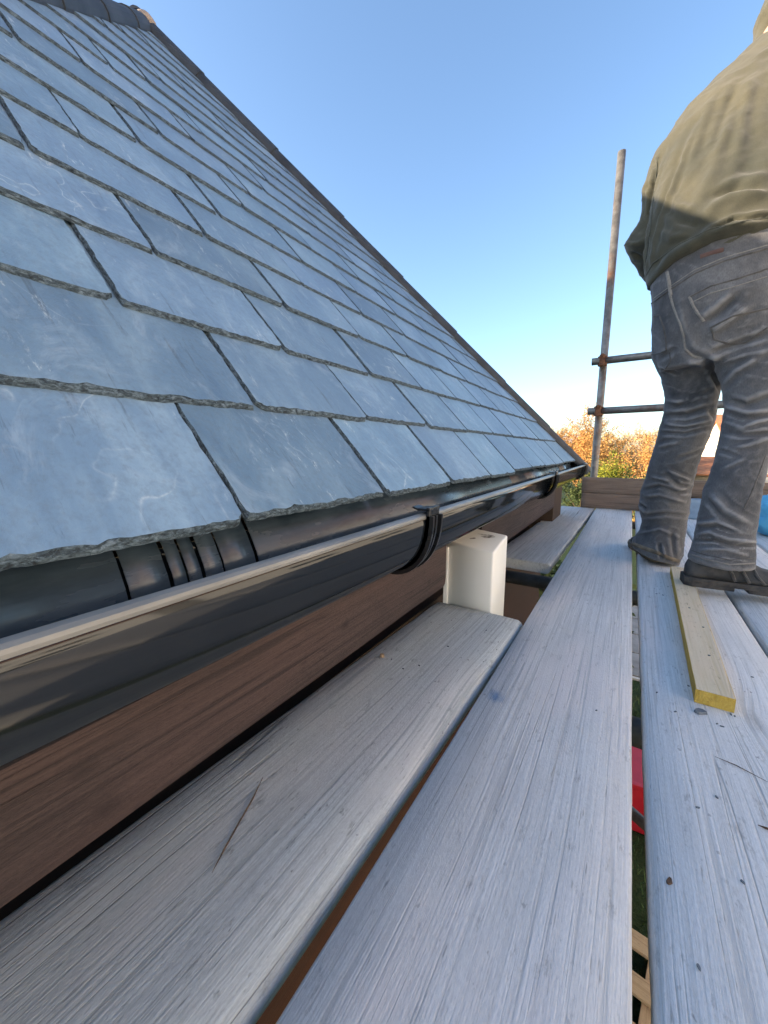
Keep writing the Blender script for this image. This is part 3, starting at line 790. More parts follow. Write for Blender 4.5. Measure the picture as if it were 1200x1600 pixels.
M_rib = fabric('olive_ribbing', (0.042, 0.046, 0.038), (0.068, 0.07, 0.054), (6, 6, 6), (300, 300, 60), 0.5)
M_jean = fabric('washed_black_denim', (0.046, 0.049, 0.055), (0.150, 0.150, 0.155), (8, 8, 6), (420, 420, 150), 0.8, fade=(0.27, 0.27, 0.275))
M_seam = fabric('denim_seam', (0.055, 0.053, 0.052), (0.12, 0.115, 0.11), (40, 40, 40), (500, 500, 500), 0.5)
M_seam_l = fabric('denim_faded_seam', (0.16, 0.15, 0.14), (0.23, 0.22, 0.20), (90, 90, 90), (500, 500, 500), 0.5)
M_skin = fabric('skin', (0.42, 0.25, 0.18), (0.50, 0.31, 0.23), (9, 9, 9), (200, 200, 200), 0.1, sheen=0.0)
M_hair = fabric('dark_hair', (0.03, 0.02, 0.015), (0.06, 0.04, 0.03), (90, 90, 20), (200, 200, 40), 0.8)
M_leather = simple('grey_work_boot', (0.035, 0.036, 0.038), (0.085, 0.082, 0.078), sc=(30, 30, 30), rough=0.75, bump=0.5, bsc=(180, 180, 180))
M_sole = simple('boot_sole', (0.025, 0.025, 0.026), (0.075, 0.068, 0.06), sc=(40, 40, 40), rough=0.85, bump=0.5, bsc=(120, 120, 120))
M_sole_dirt = simple('dusty_boot_sole', (0.10, 0.085, 0.065), (0.20, 0.165, 0.12), sc=(50, 50, 50), rough=0.9, bump=0.6, bsc=(120, 120, 120))
M_patch = simple('leather_patch', (0.075, 0.042, 0.036), (0.11, 0.058, 0.046), sc=(40, 40, 40), rough=0.7)

def oval_tube(bm, rings, n=28):
    """rings: (left px, right px, Y of the middle, depth ratio[, dY from left to right])"""
    V = []
    for (l, r, Y, k, *sk) in rings:
        dy = sk[0] if sk else 0.0
        A = at(l[0], l[1], Y - dy / 2); B = at(r[0], r[1], Y + dy / 2)
        c = (A + B) / 2; a = (B - A) / 2
        vd = (c - CAM); vd.z = 0; vd.normalize()
        b = vd - a * (vd.dot(a) / a.length_squared); b = b.normalized() * a.length * k
        V.append([bm.verts.new(c + a * math.cos(t) + b * math.sin(t)) for t in [2 * math.pi * i / n for i in range(n)]])
    for P, Q in zip(V, V[1:]):
        for i in range(n): bm.faces.new((P[i], P[(i + 1) % n], Q[(i + 1) % n], Q[i]))
    for ring, flip in ((V[0], True), (V[-1], False)):
        bm.faces.new(ring[::-1] if flip else ring)
def limb(bm, pts, rads, n=20):
    """round limb through world points with rounded ends"""
    P = [Vector(p) for p in pts]
    d0 = (P[0] - P[1]).normalized(); d1 = (P[-1] - P[-2]).normalized()
    P = [P[0] + d0 * rads[0] * 0.75] + P + [P[-1] + d1 * rads[-1] * 0.75]; rr = [rads[0] * 0.45] + list(rads) + [rads[-1] * 0.45]
    tube(bm, P, rr, n)
def remesh(bm, voxel, smooth=2):
    bmesh.ops.recalc_face_normals(bm, faces=bm.faces)
    me = bpy.data.meshes.new('tmp'); bm.to_mesh(me); bm.free()
    o = bpy.data.objects.new('tmp', me); COL.objects.link(o)
    m = o.modifiers.new('r', 'REMESH'); m.mode = 'VOXEL'; m.voxel_size = voxel
    dg = bpy.context.evaluated_depsgraph_get(); ev = o.evaluated_get(dg)
    out = bpy.data.meshes.new_from_object(ev)
    bpy.data.objects.remove(o); bpy.data.meshes.remove(me)
    b2 = bmesh.new(); b2.from_mesh(out); bpy.data.meshes.remove(out)
    for _ in range(smooth): bmesh.ops.smooth_vert(b2, verts=b2.verts, factor=0.5, use_axis_x=True, use_axis_y=True, use_axis_z=True)
    return b2
def on_surface(bvh, px, py):
    h = bvh.ray_cast(CAM, ray(px, py).normalized())
    return h[0], h[1]
def add_folds(bm, folds, wob=0.0, seed=0.0, ridge=0.0):
    """folds: (list of px points, width m, height m): >0 ridge, <0 groove; laid on the surface"""
    bm.normal_update(); bvh = BVHTree.FromBMesh(bm)
    segs = []
    for (pl, wd, hh) in folds:
        P = []
        for i in range(len(pl) - 1):
            for t in range(4):
                q = [pl[i][k] + (pl[i + 1][k] - pl[i][k]) * t / 4 for k in (0, 1)]
                h, nn = on_surface(bvh, *q)
                if h: P.append(h)
        h, nn = on_surface(bvh, *pl[-1])
        if h: P.append(h)
        if len(P) > 1: segs.append((P, wd * 0.85, hh * 1.12, sum(P, Vector()) / len(P), max((p - P[0]).length for p in P)))
    mv = []
    for v in bm.verts:
        dsp = 0.0
        for (P, wd, hh, c, ln) in segs:
            if (v.co - c).length > ln + wd * 4: continue
            best = 1e9; bt = 0
            for i in range(len(P) - 1):
                ab = P[i + 1] - P[i]; L2 = ab.length_squared
                if L2 < 1e-12: continue
                t = max(0, min(1, (v.co - P[i]).dot(ab) / L2)); dd = (v.co - P[i] - ab * t).length
                if dd < best: best = dd; bt = (i + t) / (len(P) - 1)
            if best < wd * 3.2:
                prof = math.exp(-(best / wd) ** 2) - 0.35 * math.exp(-((best - wd * 1.9) / wd) ** 2)
                taper = min(1, 4 * bt + 0.25) * min(1, 4 * (1 - bt) + 0.25)
                dsp += hh * prof * taper
        if wob:
            rr_ = 1 - abs(nz(v.co.x * 11 + seed, v.co.y * 11 + 3.3, v.co.z * 24 + v.co.x * 9))
            r2_ = 1 - abs(nz(v.co.x * 23 + seed, v.co.y * 23 + 8.1, v.co.z * 30 - v.co.x * 17))
            dsp += ridge * (max(0, rr_ - .72) / .28) ** 2 + ridge * .5 * (max(0, r2_ - .75) / .25) ** 2
            dsp += wob * (nz(v.co.x * 16 + seed, v.co.y * 16, v.co.z * 12) + 0.6 * nz(v.co.x * 38 + seed, v.co.y * 38, v.co.z * 30))
        mv.append(dsp)
    for v, d in zip(bm.verts, mv): v.co += v.normal * d
    return bm

YH = 1.55
FOOT_R = Vector((0.16, 1.45, 0.0)); FOOT_L = Vector((0.135, 1.72, 0.0))
person = None
def jeans_bm():
    bm = bmesh.new()
    # pelvis
    oval_tube(bm, [((1020, 405), (1250, 345), YH + .02, 0.62), ((1016, 450), (1252, 395), YH, 0.66), ((1018, 490), (1252, 450), YH - .005, 0.72), ((1019, 530), (1250, 505), YH, 0.74), ((1030, 580), (1238, 560), YH, 0.66)])
    # the leg on the left
    oval_tube(bm, [((1019, 500), (1135, 500), YH + .03, 0.95), ((1017, 560), (1132, 555), YH + .04, 0.95), ((1032, 590), (1127, 590), YH + .055, 0.92), ((1038, 615), (1123, 620), YH + .07, 0.95), ((1037, 645), (1118, 655), YH + .085, 0.95),
                   ((1026, 685), (1106, 690), YH + .11, 0.95), ((1013, 730), (1090, 730), YH + .14, 0.95), ((1002, 765), (1081, 765), YH + .17, 0.95), ((998, 795), (1078, 795), YH + .19, 0.95), ((1003, 812), (1074, 815), YH + .20, 0.95), ((999, 828), (1071, 838), YH + .20, 0.95), ((987, 846), (1067, 868), YH + .195, 0.95), ((990, 856), (1061, 882), YH + .195, 0.95)])
    # the leg on the right
    oval_tube(bm, [((1105, 490), (1254, 480), YH - .01, 0.92), ((1112, 550), (1252, 545), YH - .03, 0.92), ((1126, 600), (1240, 600), YH - .05, 0.92), ((1131, 640), (1226, 640), YH - .06, 0.92), ((1124, 680), (1213, 680), YH - .075, 0.95),
                   ((1113, 730), (1200, 725), YH - .09, 0.95), ((1098, 770), (1191, 765), YH - .10, 0.95), ((1090, 810), (1185, 805), YH - .105, 0.95), ((1083, 845), (1180, 850), YH - .11, 0.95), ((1074, 868), (1180, 886), YH - .112, 1.0), ((1078, 874), (1176, 889), YH - .112, 1.0)])
    bm = remesh(bm, 0.0046, 5)
    F_ = [([(1038, 650), (1075, 648), (1124, 632)], .010, -.010), ([(1040, 662), (1070, 665), (1112, 655)], .007, .007), ([(1034, 676), (1070, 678), (1108, 668)], .007, -.006), ([(1028, 698), (1060, 690)], .008, .004), ([(1060, 716), (1095, 704)], .008, -.004),
          ([(1040, 625), (1070, 628), (1100, 615)], .010, .006), ([(1050, 640), (1090, 618), (1120, 606)], .009, -.005), ([(1110, 640), (1120, 655)], .010, -.008),
          ([(1003, 766), (1030, 760), (1060, 770), (1080, 766)], .008, -.008), ([(1000, 776), (1030, 772), (1070, 784)], .008, .007), ([(1040, 742), (1062, 758), (1080, 762)], .008, -.007), ([(1045, 735), (1078, 750)], .006, .006), ([(1000, 788), (1010, 796)], .008, -.010), ([(1003, 806), (1040, 802), (1074, 806)], .008, -.005), ([(996, 834), (1030, 826), (1060, 838)], .008, .004), ([(1030, 850), (1034, 872)], .006, -.008), ([(1050, 830), (1055, 870)], .009, -.007), ([(1020, 745), (1050, 750)], .007, .004),
          # right leg
          ([(1128, 622), (1165, 634), (1210, 618)], .011, -.008), ([(1134, 634), (1170, 645), (1210, 640)], .009, .006), ([(1128, 640), (1160, 652), (1205, 652)], .007, -.005), ([(1124, 656), (1160, 668), (1210, 650)], .007, .005), ([(1122, 672), (1160, 680), (1208, 676)], .007, -.006), ([(1150, 700), (1205, 684)], .008, .004), ([(1116, 700), (1150, 712)], .006, -.004),
          ([(1130, 732), (1165, 716)], .007, .003),
          ([(1112, 772), (1135, 796), (1172, 818)], .010, .007), ([(1104, 778), (1128, 808), (1160, 826)], .008, -.005),
          ([(1084, 836), (1110, 832), (1140, 842), (1180, 846)], .006, .009), ([(1086, 844), (1115, 844), (1145, 853), (1180, 852)], .0045, -.009), ([(1086, 826), (1120, 822), (1150, 832)], .006, -.007), ([(1090, 818), (1120, 814)], .006, .006), ([(1094, 858), (1130, 858), (1168, 866)], .006, .005), ([(1090, 866), (1130, 868), (1176, 874)], .004, -.003),
          # seat
          ([(1100, 505), (1125, 488), (1152, 464)], .012, -.014), ([(1112, 520), (1140, 500), (1170, 478)], .011, .007), ([(1110, 552), (1145, 540), (1205, 520)], .010, -.009), ([(1120, 568), (1160, 556), (1210, 545)], .010, .006), ([(1078, 552), (1100, 562), (1118, 574)], .012, -.010), ([(1060, 470), (1072, 515), (1090, 550)], .013, .004), ([(1130, 600), (1150, 580), (1190, 555)], .010, .006), ([(1112, 580), (1122, 600), (1126, 625)], .010, -.010), ([(1030, 560), (1055, 545)], .009, -.005), ([(1028, 575), (1060, 583)], .006, -.005)]
    return add_folds(bm, F_, 0.0022, 3.0, 0.0015)
def shirt_bm():
    bm = bmesh.new()
    oval_tube(bm, [((1011, 452), (1262, 358), YH + .02, 0.66), ((1006, 436), (1268, 335), YH + .02, 0.70), ((1004, 415), (1272, 300), YH + .03, 0.72), ((1010, 375), (1282, 250), YH + .05, 0.70), ((1018, 325), (1292, 195), YH + .075, 0.66), ((1026, 280), (1302, 150), YH + .10, 0.62),
                   ((1030, 238), (1312, 100), YH + .13, 0.58), ((1060, 188), (1318, 55), YH + .16, 0.52), ((1105, 139), (1315, 15), YH + .18, 0.45), ((1150, 100), (1300, -10), YH + .20, 0.42), ((1180, 70), (1290, -26), YH + .21, 0.55), ((1198, 48), (1292, -40), YH + .225, 0.7), ((1212, 30), (1294, -50), YH + .235, 0.75)])
    # left sleeve: shoulder, elbow, cuff reaching forward
    sh = at(1062, 240, YH + .14); el = at(1004, 376, YH + .12); wr = at(1040, 440, YH + .30); md = at(1034, 300, YH + .13)
    limb(bm, [sh, md, el, el.lerp(wr, .5), wr], [.072, .063, .056, .052, .044])
    limb(bm, [at(1212, 40, YH + .20), at(1240, -5, YH + .23), at(1275, -45, YH + .23)], [.055, .07, .06])   # hood lying on the neck
    # right sleeve
    sh2 = at(1300, 70, YH + .16); el2 = sh2 + Vector((0.12, 0.10, -0.27)); wr2 = el2 + Vector((-0.10, 0.20, -0.10))
    limb(bm, [sh2, sh2.lerp(el2, .5), el2, el2.lerp(wr2, .5), wr2], [.080, .066, .060, .052, .044])
    bm = remesh(bm, 0.0055, 4)
    F_ = [([(1013, 444), (1050, 400), (1110, 362), (1205, 335)], .016, .012), ([(1016, 450), (1060, 408), (1120, 378), (1205, 355)], .007, -.006), ([(1108, 362), (1145, 344), (1205, 340)], .007, -.014), ([(1100, 332), (1140, 308), (1205, 300)], .016, .008),
          ([(1088, 195), (1060, 270), (1032, 340), (1016, 410)], .010, .007), ([(1072, 210), (1044, 290), (1022, 350), (1010, 400)], .012, -.003), ([(1030, 250), (1020, 300), (1014, 360), (1006, 420)], .009, -.012),
          ([(1018, 248), (1024, 262)], .008, -.008), ([(1012, 288), (1020, 296)], .008, -.006), ([(982, 372), (1000, 376)], .010, -.006), ([(985, 395), (1003, 404)], .010, -.005),
          ([(1150, 130), (1128, 190), (1118, 230)], .012, -.006), ([(1175, 120), (1160, 190), (1150, 250)], .014, .006), ([(1045, 300), (1062, 322), (1090, 330)], .010, .005), ([(1040, 325), (1062, 345), (1100, 352)], .009, -.006), ([(1030, 360), (1050, 372), (1085, 366)], .009, .005), ([(1120, 290), (1160, 275), (1200, 278)], .014, .006), ([(1110, 305), (1150, 292), (1200, 296)], .010, -.006),
          ([(1110, 160), (1090, 215), (1075, 260)], .014, .005), ([(1140, 180), (1120, 250), (1090, 320)], .02, .006), ([(1190, 210), (1165, 270), (1130, 300)], .025, -.007), ([(1060, 340), (1080, 350), (1095, 345)], .014, -.005)]
    return add_folds(bm, F_, 0.0045, 9.0, 0.0014)
jb = jeans_bm(); sb = shirt_bm()
jb.normal_update(); sb.normal_update()
bvj = BVHTree.FromBMesh(jb); bvs = BVHTree.FromBMesh(sb)

def body():
    """one continuous skinned figure: legs, trunk, neck, head, arms, hands with fingers"""
    bm = bmesh.new()
    hipc = at(1130, 470, YH)
    for pts in ([at(1078, 510, YH + .03), at(1076, 620, YH + .075), at(1045, 740, YH + .15), at(1038, 815, YH + .20)], [at(1180, 500, YH - .01), at(1178, 630, YH - .06), at(1145, 770, YH - .10), at(1128, 866, YH - .11)]):
        limb(bm, pts, [.060, .042, .034, .028])
    neck = at(1248, 0, YH + .24); chest = at(1175, 210, YH + .09)
    limb(bm, [hipc, at(1140, 360, YH + .04), chest, at(1205, 110, YH + .17), neck], [.085, .085, .088, .075, .050])
    head = neck + Vector((0.055, 0.075, 0.155))
    limb(bm, [neck, neck.lerp(head, .55)], [.056, .055])
    g = bmesh.ops.create_icosphere(bm, subdivisions=3, radius=1.0)
    fwd = Vector((0.55, 0.75, -0.35)).normalized(); sid = fwd.cross(Vector((0, 0, 1))).normalized(); upd = sid.cross(fwd).normalized()
    for v in g['verts']: v.co = head + sid * v.co.x * .073 + fwd * v.co.y * .096 + upd * (v.co.z * .118)
    limb(bm, [head + fwd * .09 + upd * .01, head + fwd * .113 - upd * .022], [.010, .014])              # nose
    limb(bm, [head + fwd * .075 - upd * .075, head + fwd * .085 - upd * .085], [.026, .022])             # chin
    for s in (-1, 1):
        limb(bm, [head + sid * s * .072 + upd * .02, head + sid * s * .078 - upd * .025], [.014, .011])  # ears
        limb(bm, [head + fwd * .082 + sid * s * .018 + upd * .028, head + fwd * .080 + sid * s * .045 + upd * .028], [.012, .010])  # brow
    sh = at(1062, 232, YH + .14); el = at(1003, 378, YH + .12); wr = at(1040, 440, YH + .30)
    sh2 = at(1300, 70, YH + .16); el2 = sh2 + Vector((0.12, 0.10, -0.27)); wr2 = el2 + Vector((-0.10, 0.20, -0.10))
    for (a, b, c, s) in ((sh, el, wr, -1), (sh2, el2, wr2, 1)):
        limb(bm, [chest.lerp(a, .4), a, b, c], [.05, .04, .034, .026])
        d = (c - b).normalized(); lat = d.cross(Vector((0, 0, 1))).normalized(); un = lat.cross(d).normalized()
        palm = c + d * .065
        limb(bm, [c, palm + lat * .006, palm + d * .03], [.027, .034, .034])
        for k, ln in enumerate((.068, .078, .073, .058)):
            o = lat * (-.030 + .020 * k); k0 = palm + d * .045 + o; k1 = k0 + d * ln * .5 - un * .012; k2 = k1 + d * ln * .28 - un * .030
            limb(bm, [palm + o * .8, k0, k1, k2], [.011, .0105, .0095, .0085], 10)
        limb(bm, [c + d * .03 + lat * s * .028, c + d * .06 + lat * s * .050 - un * .01, c + d * .095 + lat * s * .052 - un * .022], [.014, .0125, .0105], 10)
    return remesh(bm, 0.006, 2), head, fwd, sid, upd
bb, head, hf, hs, hu = body()
BASE = Vector((0.16, 1.55, 0.0))
for v in bb.verts: v.co -= BASE
person = build('person', bb, M_skin, None, True, BASE)
tag(person, 'worker in olive sweatshirt and washed black jeans leaning forward, seen from behind', 'person')
def pchild(name, bm, mats, parent=None, smooth=True):
    o = build(name, bm, mats, parent or person, smooth)
    if parent is None: o.location = -BASE
    return o
jeans = pchild('jeans', jb, M_jean); shirt = pchild('sweatshirt', sb, M_shirt)
# hair
bm = bmesh.new(); g = bmesh.ops.create_icosphere(bm, subdivisions=4, radius=1.0)
for v in g['verts']:
    q = v.co.copy(); k = 1 + 0.05 * nz(q.x * 9, q.y * 9, q.z * 9)
    v.co = head - hf * .014 + hu * .012 + hs * q.x * .080 * k + hf * q.y * .096 * k + hu * max(q.z, -0.35) * .125 * k
pchild('hair', bm, M_hair)
# seams, hems, pockets laid on the cloth
def seam(name, parent, bvh, pts, wd, mat, lift=0.0006, sub=6):
    P = []
    for i in range(len(pts) - 1):
        for t in range(sub):
            q = [pts[i][k] + (pts[i + 1][k] - pts[i][k]) * t / sub for k in (0, 1)]
            h, nn = on_surface(bvh, *q)
            if h: P.append((h + nn * lift, nn))
    h, nn = on_surface(bvh, *pts[-1])
    if h: P.append((h + nn * lift, nn))
    if len(P) < 2: return
    bm = bmesh.new(); rows = []
    for i, (p, nn) in enumerate(P):
        d = (P[min(i + 1, len(P) - 1)][0] - P[max(i - 1, 0)][0]).normalized(); s = nn.cross(d).normalized()
        rows.append([bm.verts.new(p + s * wd * a + nn * (b * wd)) for a, b in ((-1, -.35), (-.6, .35), (0, .5), (.6, .35), (1, -.35))])
    for A, B in zip(rows, rows[1:]):
        for k in range(4): bm.faces.new((A[k], A[k + 1], B[k + 1], B[k]))
    bmesh.ops.recalc_face_normals(bm, faces=bm.faces)
    return pchild(name, bm, mat, parent)
J = lambda nm, pts, wd, m=M_seam: seam(nm, jeans, bvj, pts, wd, m)
J('waistband_seam', [(1018, 474), (1045, 454), (1085, 427), (1130, 408), (1199, 388)], .0030, M_seam)
J('waistband_seam', [(1019, 468), (1045, 449), (1085, 422), (1130, 403), (1199, 383)], .0016, M_seam_l)
J('belt_loop', [(1042, 425), (1045, 440), (1048, 462)], .0055, M_seam_l)
J('side_seam', [(1046, 458), (1052, 480), (1062, 505), (1068, 525), (1070, 545), (1082, 556), (1096, 560)], .0038, M_seam_l)
J('back_pocket_edge', [(1077, 464), (1110, 447), (1150, 436), (1199, 420)], .0026, M_seam)
J('back_pocket_edge', [(1082, 472), (1110, 458), (1150, 447), (1199, 432)], .0014, M_seam_l)
J('back_pocket_edge', [(1077, 464), (1084, 480), (1093, 494), (1100, 502)], .0040, M_seam_l)
J('back_pocket_edge', [(1110, 512), (1145, 494), (1199, 482)], .0028, M_seam)
J('back_pocket_edge', [(1115, 530), (1140, 538), (1164, 536), (1199, 512)], .0026, M_seam)
J('back_pocket_edge', [(1110, 512), (1114, 522), (1115, 530)], .0026, M_seam)
J('side_pocket_edge', [(1022, 495), (1030, 492), (1036, 510), (1040, 530), (1041, 548), (1030, 552), (1018, 554)], .0026, M_seam)
J('side_pocket_edge', [(1046, 552), (1048, 564), (1036, 582)], .0022, M_seam)
J('inseam', [(1196, 712), (1186, 740), (1172, 775), (1162, 795)], .0018, M_seam)
J('trouser_hem', [(1074, 864), (1100, 873), (1140, 882), (1179, 880)], .0022, M_seam_l)
J('trouser_hem', [(1077, 859), (1102, 867), (1140, 875), (1180, 872)], .0014, M_seam)
J('dirty_hem', [(989, 850), (1005, 856), (1025, 863), (1045, 872), (1060, 877)], .0080, M_sole_dirt)
J('leather_patch', [(1094, 401), (1112, 395), (1130, 390)], .0075, M_patch)
S = lambda nm, pts, wd, m=M_rib: seam(nm, shirt, bvs, pts, wd, m)
S('hem_ribbing_seam', [(1006, 436), (1020, 412), (1060, 382), (1110, 358), (1160, 346), (1199, 340)], .0028)
S('sleeve_seam', [(1028, 246), (1022, 300), (1016, 360), (1008, 415)], .0022)

# boots
def boot(name, heel, direction, mats, label, lift=0.0, L=0.295, pitch=0.0, fat=1.0):
    d = Vector((direction[0], direction[1], 0)).normalized(); lat = Vector((d.y, -d.x, 0)); up = Vector((0, 0, 1))
    if pitch:
        q = Matrix.Rotation(pitch, 3, lat); d = q @ d; up = q @ up
    # stations: distance from heel, half width, height of upper
    st = [(0.0, .022, .060), (0.012, .033, .088), (0.04, .037, .112), (0.075, .037, .118), (0.105, .037, .105), (0.135, .039, .083), (0.17, .045, .066), (0.21, .048, .056), (0.245, .045, .050), (0.272, .034, .042), (0.29, .016, .030)]
    st = [(a, b_ * fat, c * (fat + (fat - 1) * (1.5 if a < .14 else 0))) for a, b_, c in st]
    N = 18; H0 = heel + up * lift
    def ring(bm, s, hw, z0, z1, pw):
        out = []
        for k in range(N):
            t = 2 * math.pi * k / N; c, sn = math.cos(t), math.sin(t)
            x = math.copysign(abs(c) ** pw, c) * hw
            zz = (math.copysign(abs(sn) ** pw, sn) + 1) / 2
            wob = 1 + 0.05 * nz(s * 30, k * 0.7)
            out.append(bm.verts.new(H0 + d * s * L / 0.29 + lat * x * (1 - 0.22 * zz) * wob + up * (z0 + (z1 - z0) * zz)))
        return out
    bm = bmesh.new(); rows = [ring(bm, s, w_, 0.018, h * (1 + .04 * nz(s * 40)), 0.75) for s, w_, h in st]
    for A, B in zip(rows, rows[1:]):
        for k in range(N): bm.faces.new((A[k], A[(k + 1) % N], B[(k + 1) % N], B[k]))
    bm.faces.new(rows[0][::-1]); bm.faces.new(rows[-1]); bmesh.ops.recalc_face_normals(bm, faces=bm.faces)
    b = pchild(name, bm, mats[0]); tag(b, label)
    # sole with a welt and a heel block
    def slab(nm, s0, s1, z0, z1, grow, mat, par):
        bm = bmesh.new(); R_ = []
        for (s, w_, h) in st:
            if s < s0 - 1e-6 or s > s1 + 1e-6: continue
            for sd in (0,): R_.append((s, w_ + grow))
        rows = []
        for s, w_ in R_:
            base = H0 + d * (s * L / 0.29 + (-.006 if s == 0 else .006 if s > .28 else 0))
            rows.append([bm.verts.new(base + lat * x + up * z) for x, z in ((-w_, z0), (w_, z0), (w_ * 1.03, (z0 + z1) / 2), (w_, z1), (-w_, z1), (-w_ * 1.03, (z0 + z1) / 2))])
        for A, B in zip(rows, rows[1:]):
            for k in range(6): bm.faces.new((A[k], A[(k + 1) % 6], B[(k + 1) % 6], B[k]))
        bm.faces.new(rows[0][::-1]); bm.faces.new(rows[-1]); bmesh.ops.recalc_face_normals(bm, faces=bm.faces)
        return pchild(nm, bm, mat, par, False)
    slab('sole', 0.0, 0.29, 0.010, 0.026, 0.004, mats[1], b)
    slab('heel_block', 0.0, 0.105, 0.0, 0.0098, 0.003, mats[1], b)
    slab('tread', 0.135, 0.272, 0.0, 0.0098, 0.002, mats[1], b)
    # overlay straps
    for (s, z0, z1) in ((0.088, 0.03, 0.108), (0.118, 0.03, 0.094), (0.150, 0.03, 0.072)):
        bm = bmesh.new(); tube(bm, [H0 + d * (s + .018) + lat * .0415 + up * z0, H0 + d * s + lat * .0385 + up * (z0 + z1) / 2, H0 + d * (s - .008) + lat * .026 + up * z1], 0.0042, 6)
        pchild('strap', bm, M_seam, b)
    return b
boot('boot', Vector((0.163, 1.435, 0.004)), (1.0, 0.10), (M_leather, M_sole), 'grey work boot pointing right, heel on the batten', lift=0.022)
boot('boot', Vector((0.120, 1.735, 0.006)), (-0.08, 0.32), (M_leather, M_sole_dirt), 'scuffed boot stepping away on the left', L=0.285, fat=1.0)

# ------------------------------------------------------------------ things on the platform behind the worker
M_sack = simple('blue_sack', (0.06, 0.34, 0.58), (0.13, 0.47, 0.70), sc=(9, 9, 9), rough=0.5, bump=0.3, bsc=(90, 90, 90))
bm = bmesh.new(); bmesh.ops.create_icosphere(bm, subdivisions=5, radius=1.0)
for v in bm.verts:
    q = v.co.copy(); k = 1 + 0.16 * nz(q.x * 2.5, q.y * 2.5, q.z * 2.5) + 0.09 * abs(nz(q.x * 6, q.y * 6, q.z * 6 + 4))
    v.co = Vector((q.x * .15 * k, q.y * .14 * k, max(0.001, (q.z * .5 + .44) * .22 * k)))
tag(build('sack', bm, M_sack, None, True, (0.665, 2.62, 0.0)), 'crumpled bright blue plastic sack on the boards right of the boots', 'sack')
M_sheet = simple('pale_blue_cloth', (0.22, 0.30, 0.38), (0.33, 0.42, 0.50), sc=(12, 12, 12), rough=0.8, bump=0.3)
bm = bmesh.new(); bmesh.ops.create_cube(bm, size=1.0); bmesh.ops.subdivide_edges(bm, edges=bm.edges, cuts=8, use_grid_fill=True)
for v in bm.verts:
    q = v.co.copy(); s_ = 1 + 0.2 * nz(q.x * 3, q.y * 3, q.z * 5)
    v.co = Vector((q.x * 0.26 * s_, q.y * 0.14 * s_, max(0, (q.z + .5) * .11 * s_)))
tag(build('dust_sheet', bm, M_sheet, None, True, (0.365, 3.06, 0.001)), 'folded pale blue dust sheet against the toe board between the legs', 'dust sheet')

# ------------------------------------------------------------------ things on the ground below, seen through the gap
M_red = simple('red_plastic', (0.38, 0.008, 0.02), (0.46, 0.018, 0.03), sc=(5, 5, 5), rough=0.4, spec=0.5)
crate = empty('red_crate', (0.27, 3.30, GZ), R(4), 'red plastic crate on the grass, glimpsed through the gap between boards', 'crate')
bm = bmesh.new()
for (c, s) in (((0, -.24, .20), (.62, .03, .38)), ((0, .24, .20), (.62, .03, .38)), ((-.295, 0, .20), (.03, .45, .38)), ((.295, 0, .20), (.03, .45, .38)), ((0, 0, .03), (.56, .45, .03))): box(bm, c, s, .004)
build('tub', bm, M_red, crate)
bm = bmesh.new()
for (c, s) in (((0, -.265, .385), (.68, .03, .035)), ((0, .265, .385), (.68, .03, .035)), ((-.325, 0, .385), (.03, .50, .035)), ((.325, 0, .385), (.03, .50, .035))): box(bm, c, s, .004)
build('rim', bm, M_red, crate)
bm = bmesh.new(); box(bm, (0, 0, .365), (.555, .44, .02), .004); build('lid', bm, M_red, crate)
pal = empty('pallet', (0.28, 1.76, GZ), R(-9), 'bare timber pallet on the grass below the near end of the gap', 'pallet')
for y in (-.42, -.21, 0.0, .21, .42):
    bm = bmesh.new(); box(bm, (0, 0, 0), (.095, 1.1, .02), .003); o = build('slat', bm, M_pallet, pal, False, (0, y, .125), (0, 0, R(90 + random.uniform(-3, 3))))
for x in (-.45, 0, .45):
    bm = bmesh.new(); box(bm, (0, 0, 0), (.09, 1.0, .10), .003); build('bearer', bm, M_pallet, pal, False, (x, 0, .06))
M_slab = simple('paving', (0.17, 0.155, 0.14), (0.28, 0.26, 0.24), sc=(5, 5, 5), rough=0.9, bump=0.4)
M_joint = simple('pale_joint', (0.5, 0.49, 0.46), (0.6, 0.58, 0.55), rough=0.9)
bm = bmesh.new(); box(bm, (0.5, 6.95, GZ + .012), (6.0, 3.3, .03)); pav = tag(build('patio', bm, M_joint), kind='structure')
sm_ = None
for i in range(9):
    for j in range(5):
        if sm_ is None:
            bm = bmesh.new(); box(bm, (0, 0, 0), (.615, .615, .05), .006); sm_ = mesh_from(bm, 'paving_slab', M_slab)
        link('paving_slab', sm_, pav, (-1.95 + i * .65, 5.65 + j * .65, GZ + .018))
# grass blades right below the gap
bm = bmesh.new(); rg = random.Random(3)
for _ in range(5000):
    x, y = rg.uniform(-.5, 1.2), rg.uniform(1.4, 5.2); h = rg.uniform(.03, .09); a = rg.uniform(0, 6.28)
    dx, dy = math.cos(a) * .004, math.sin(a) * .004; lx, ly = rg.uniform(-.03, .03), rg.uniform(-.03, .03)
    bm.faces.new([bm.verts.new(p) for p in ((x - dx, y - dy, GZ), (x + dx, y + dy, GZ), (x + lx, y + ly, GZ + h))])
M_blade = simple('grass_blade', (0.05, 0.10, 0.03), (0.10, 0.16, 0.05), rough=0.7)
tag(build('grass', bm, M_blade), 'short green grass under the scaffold', 'grass', kind='stuff')

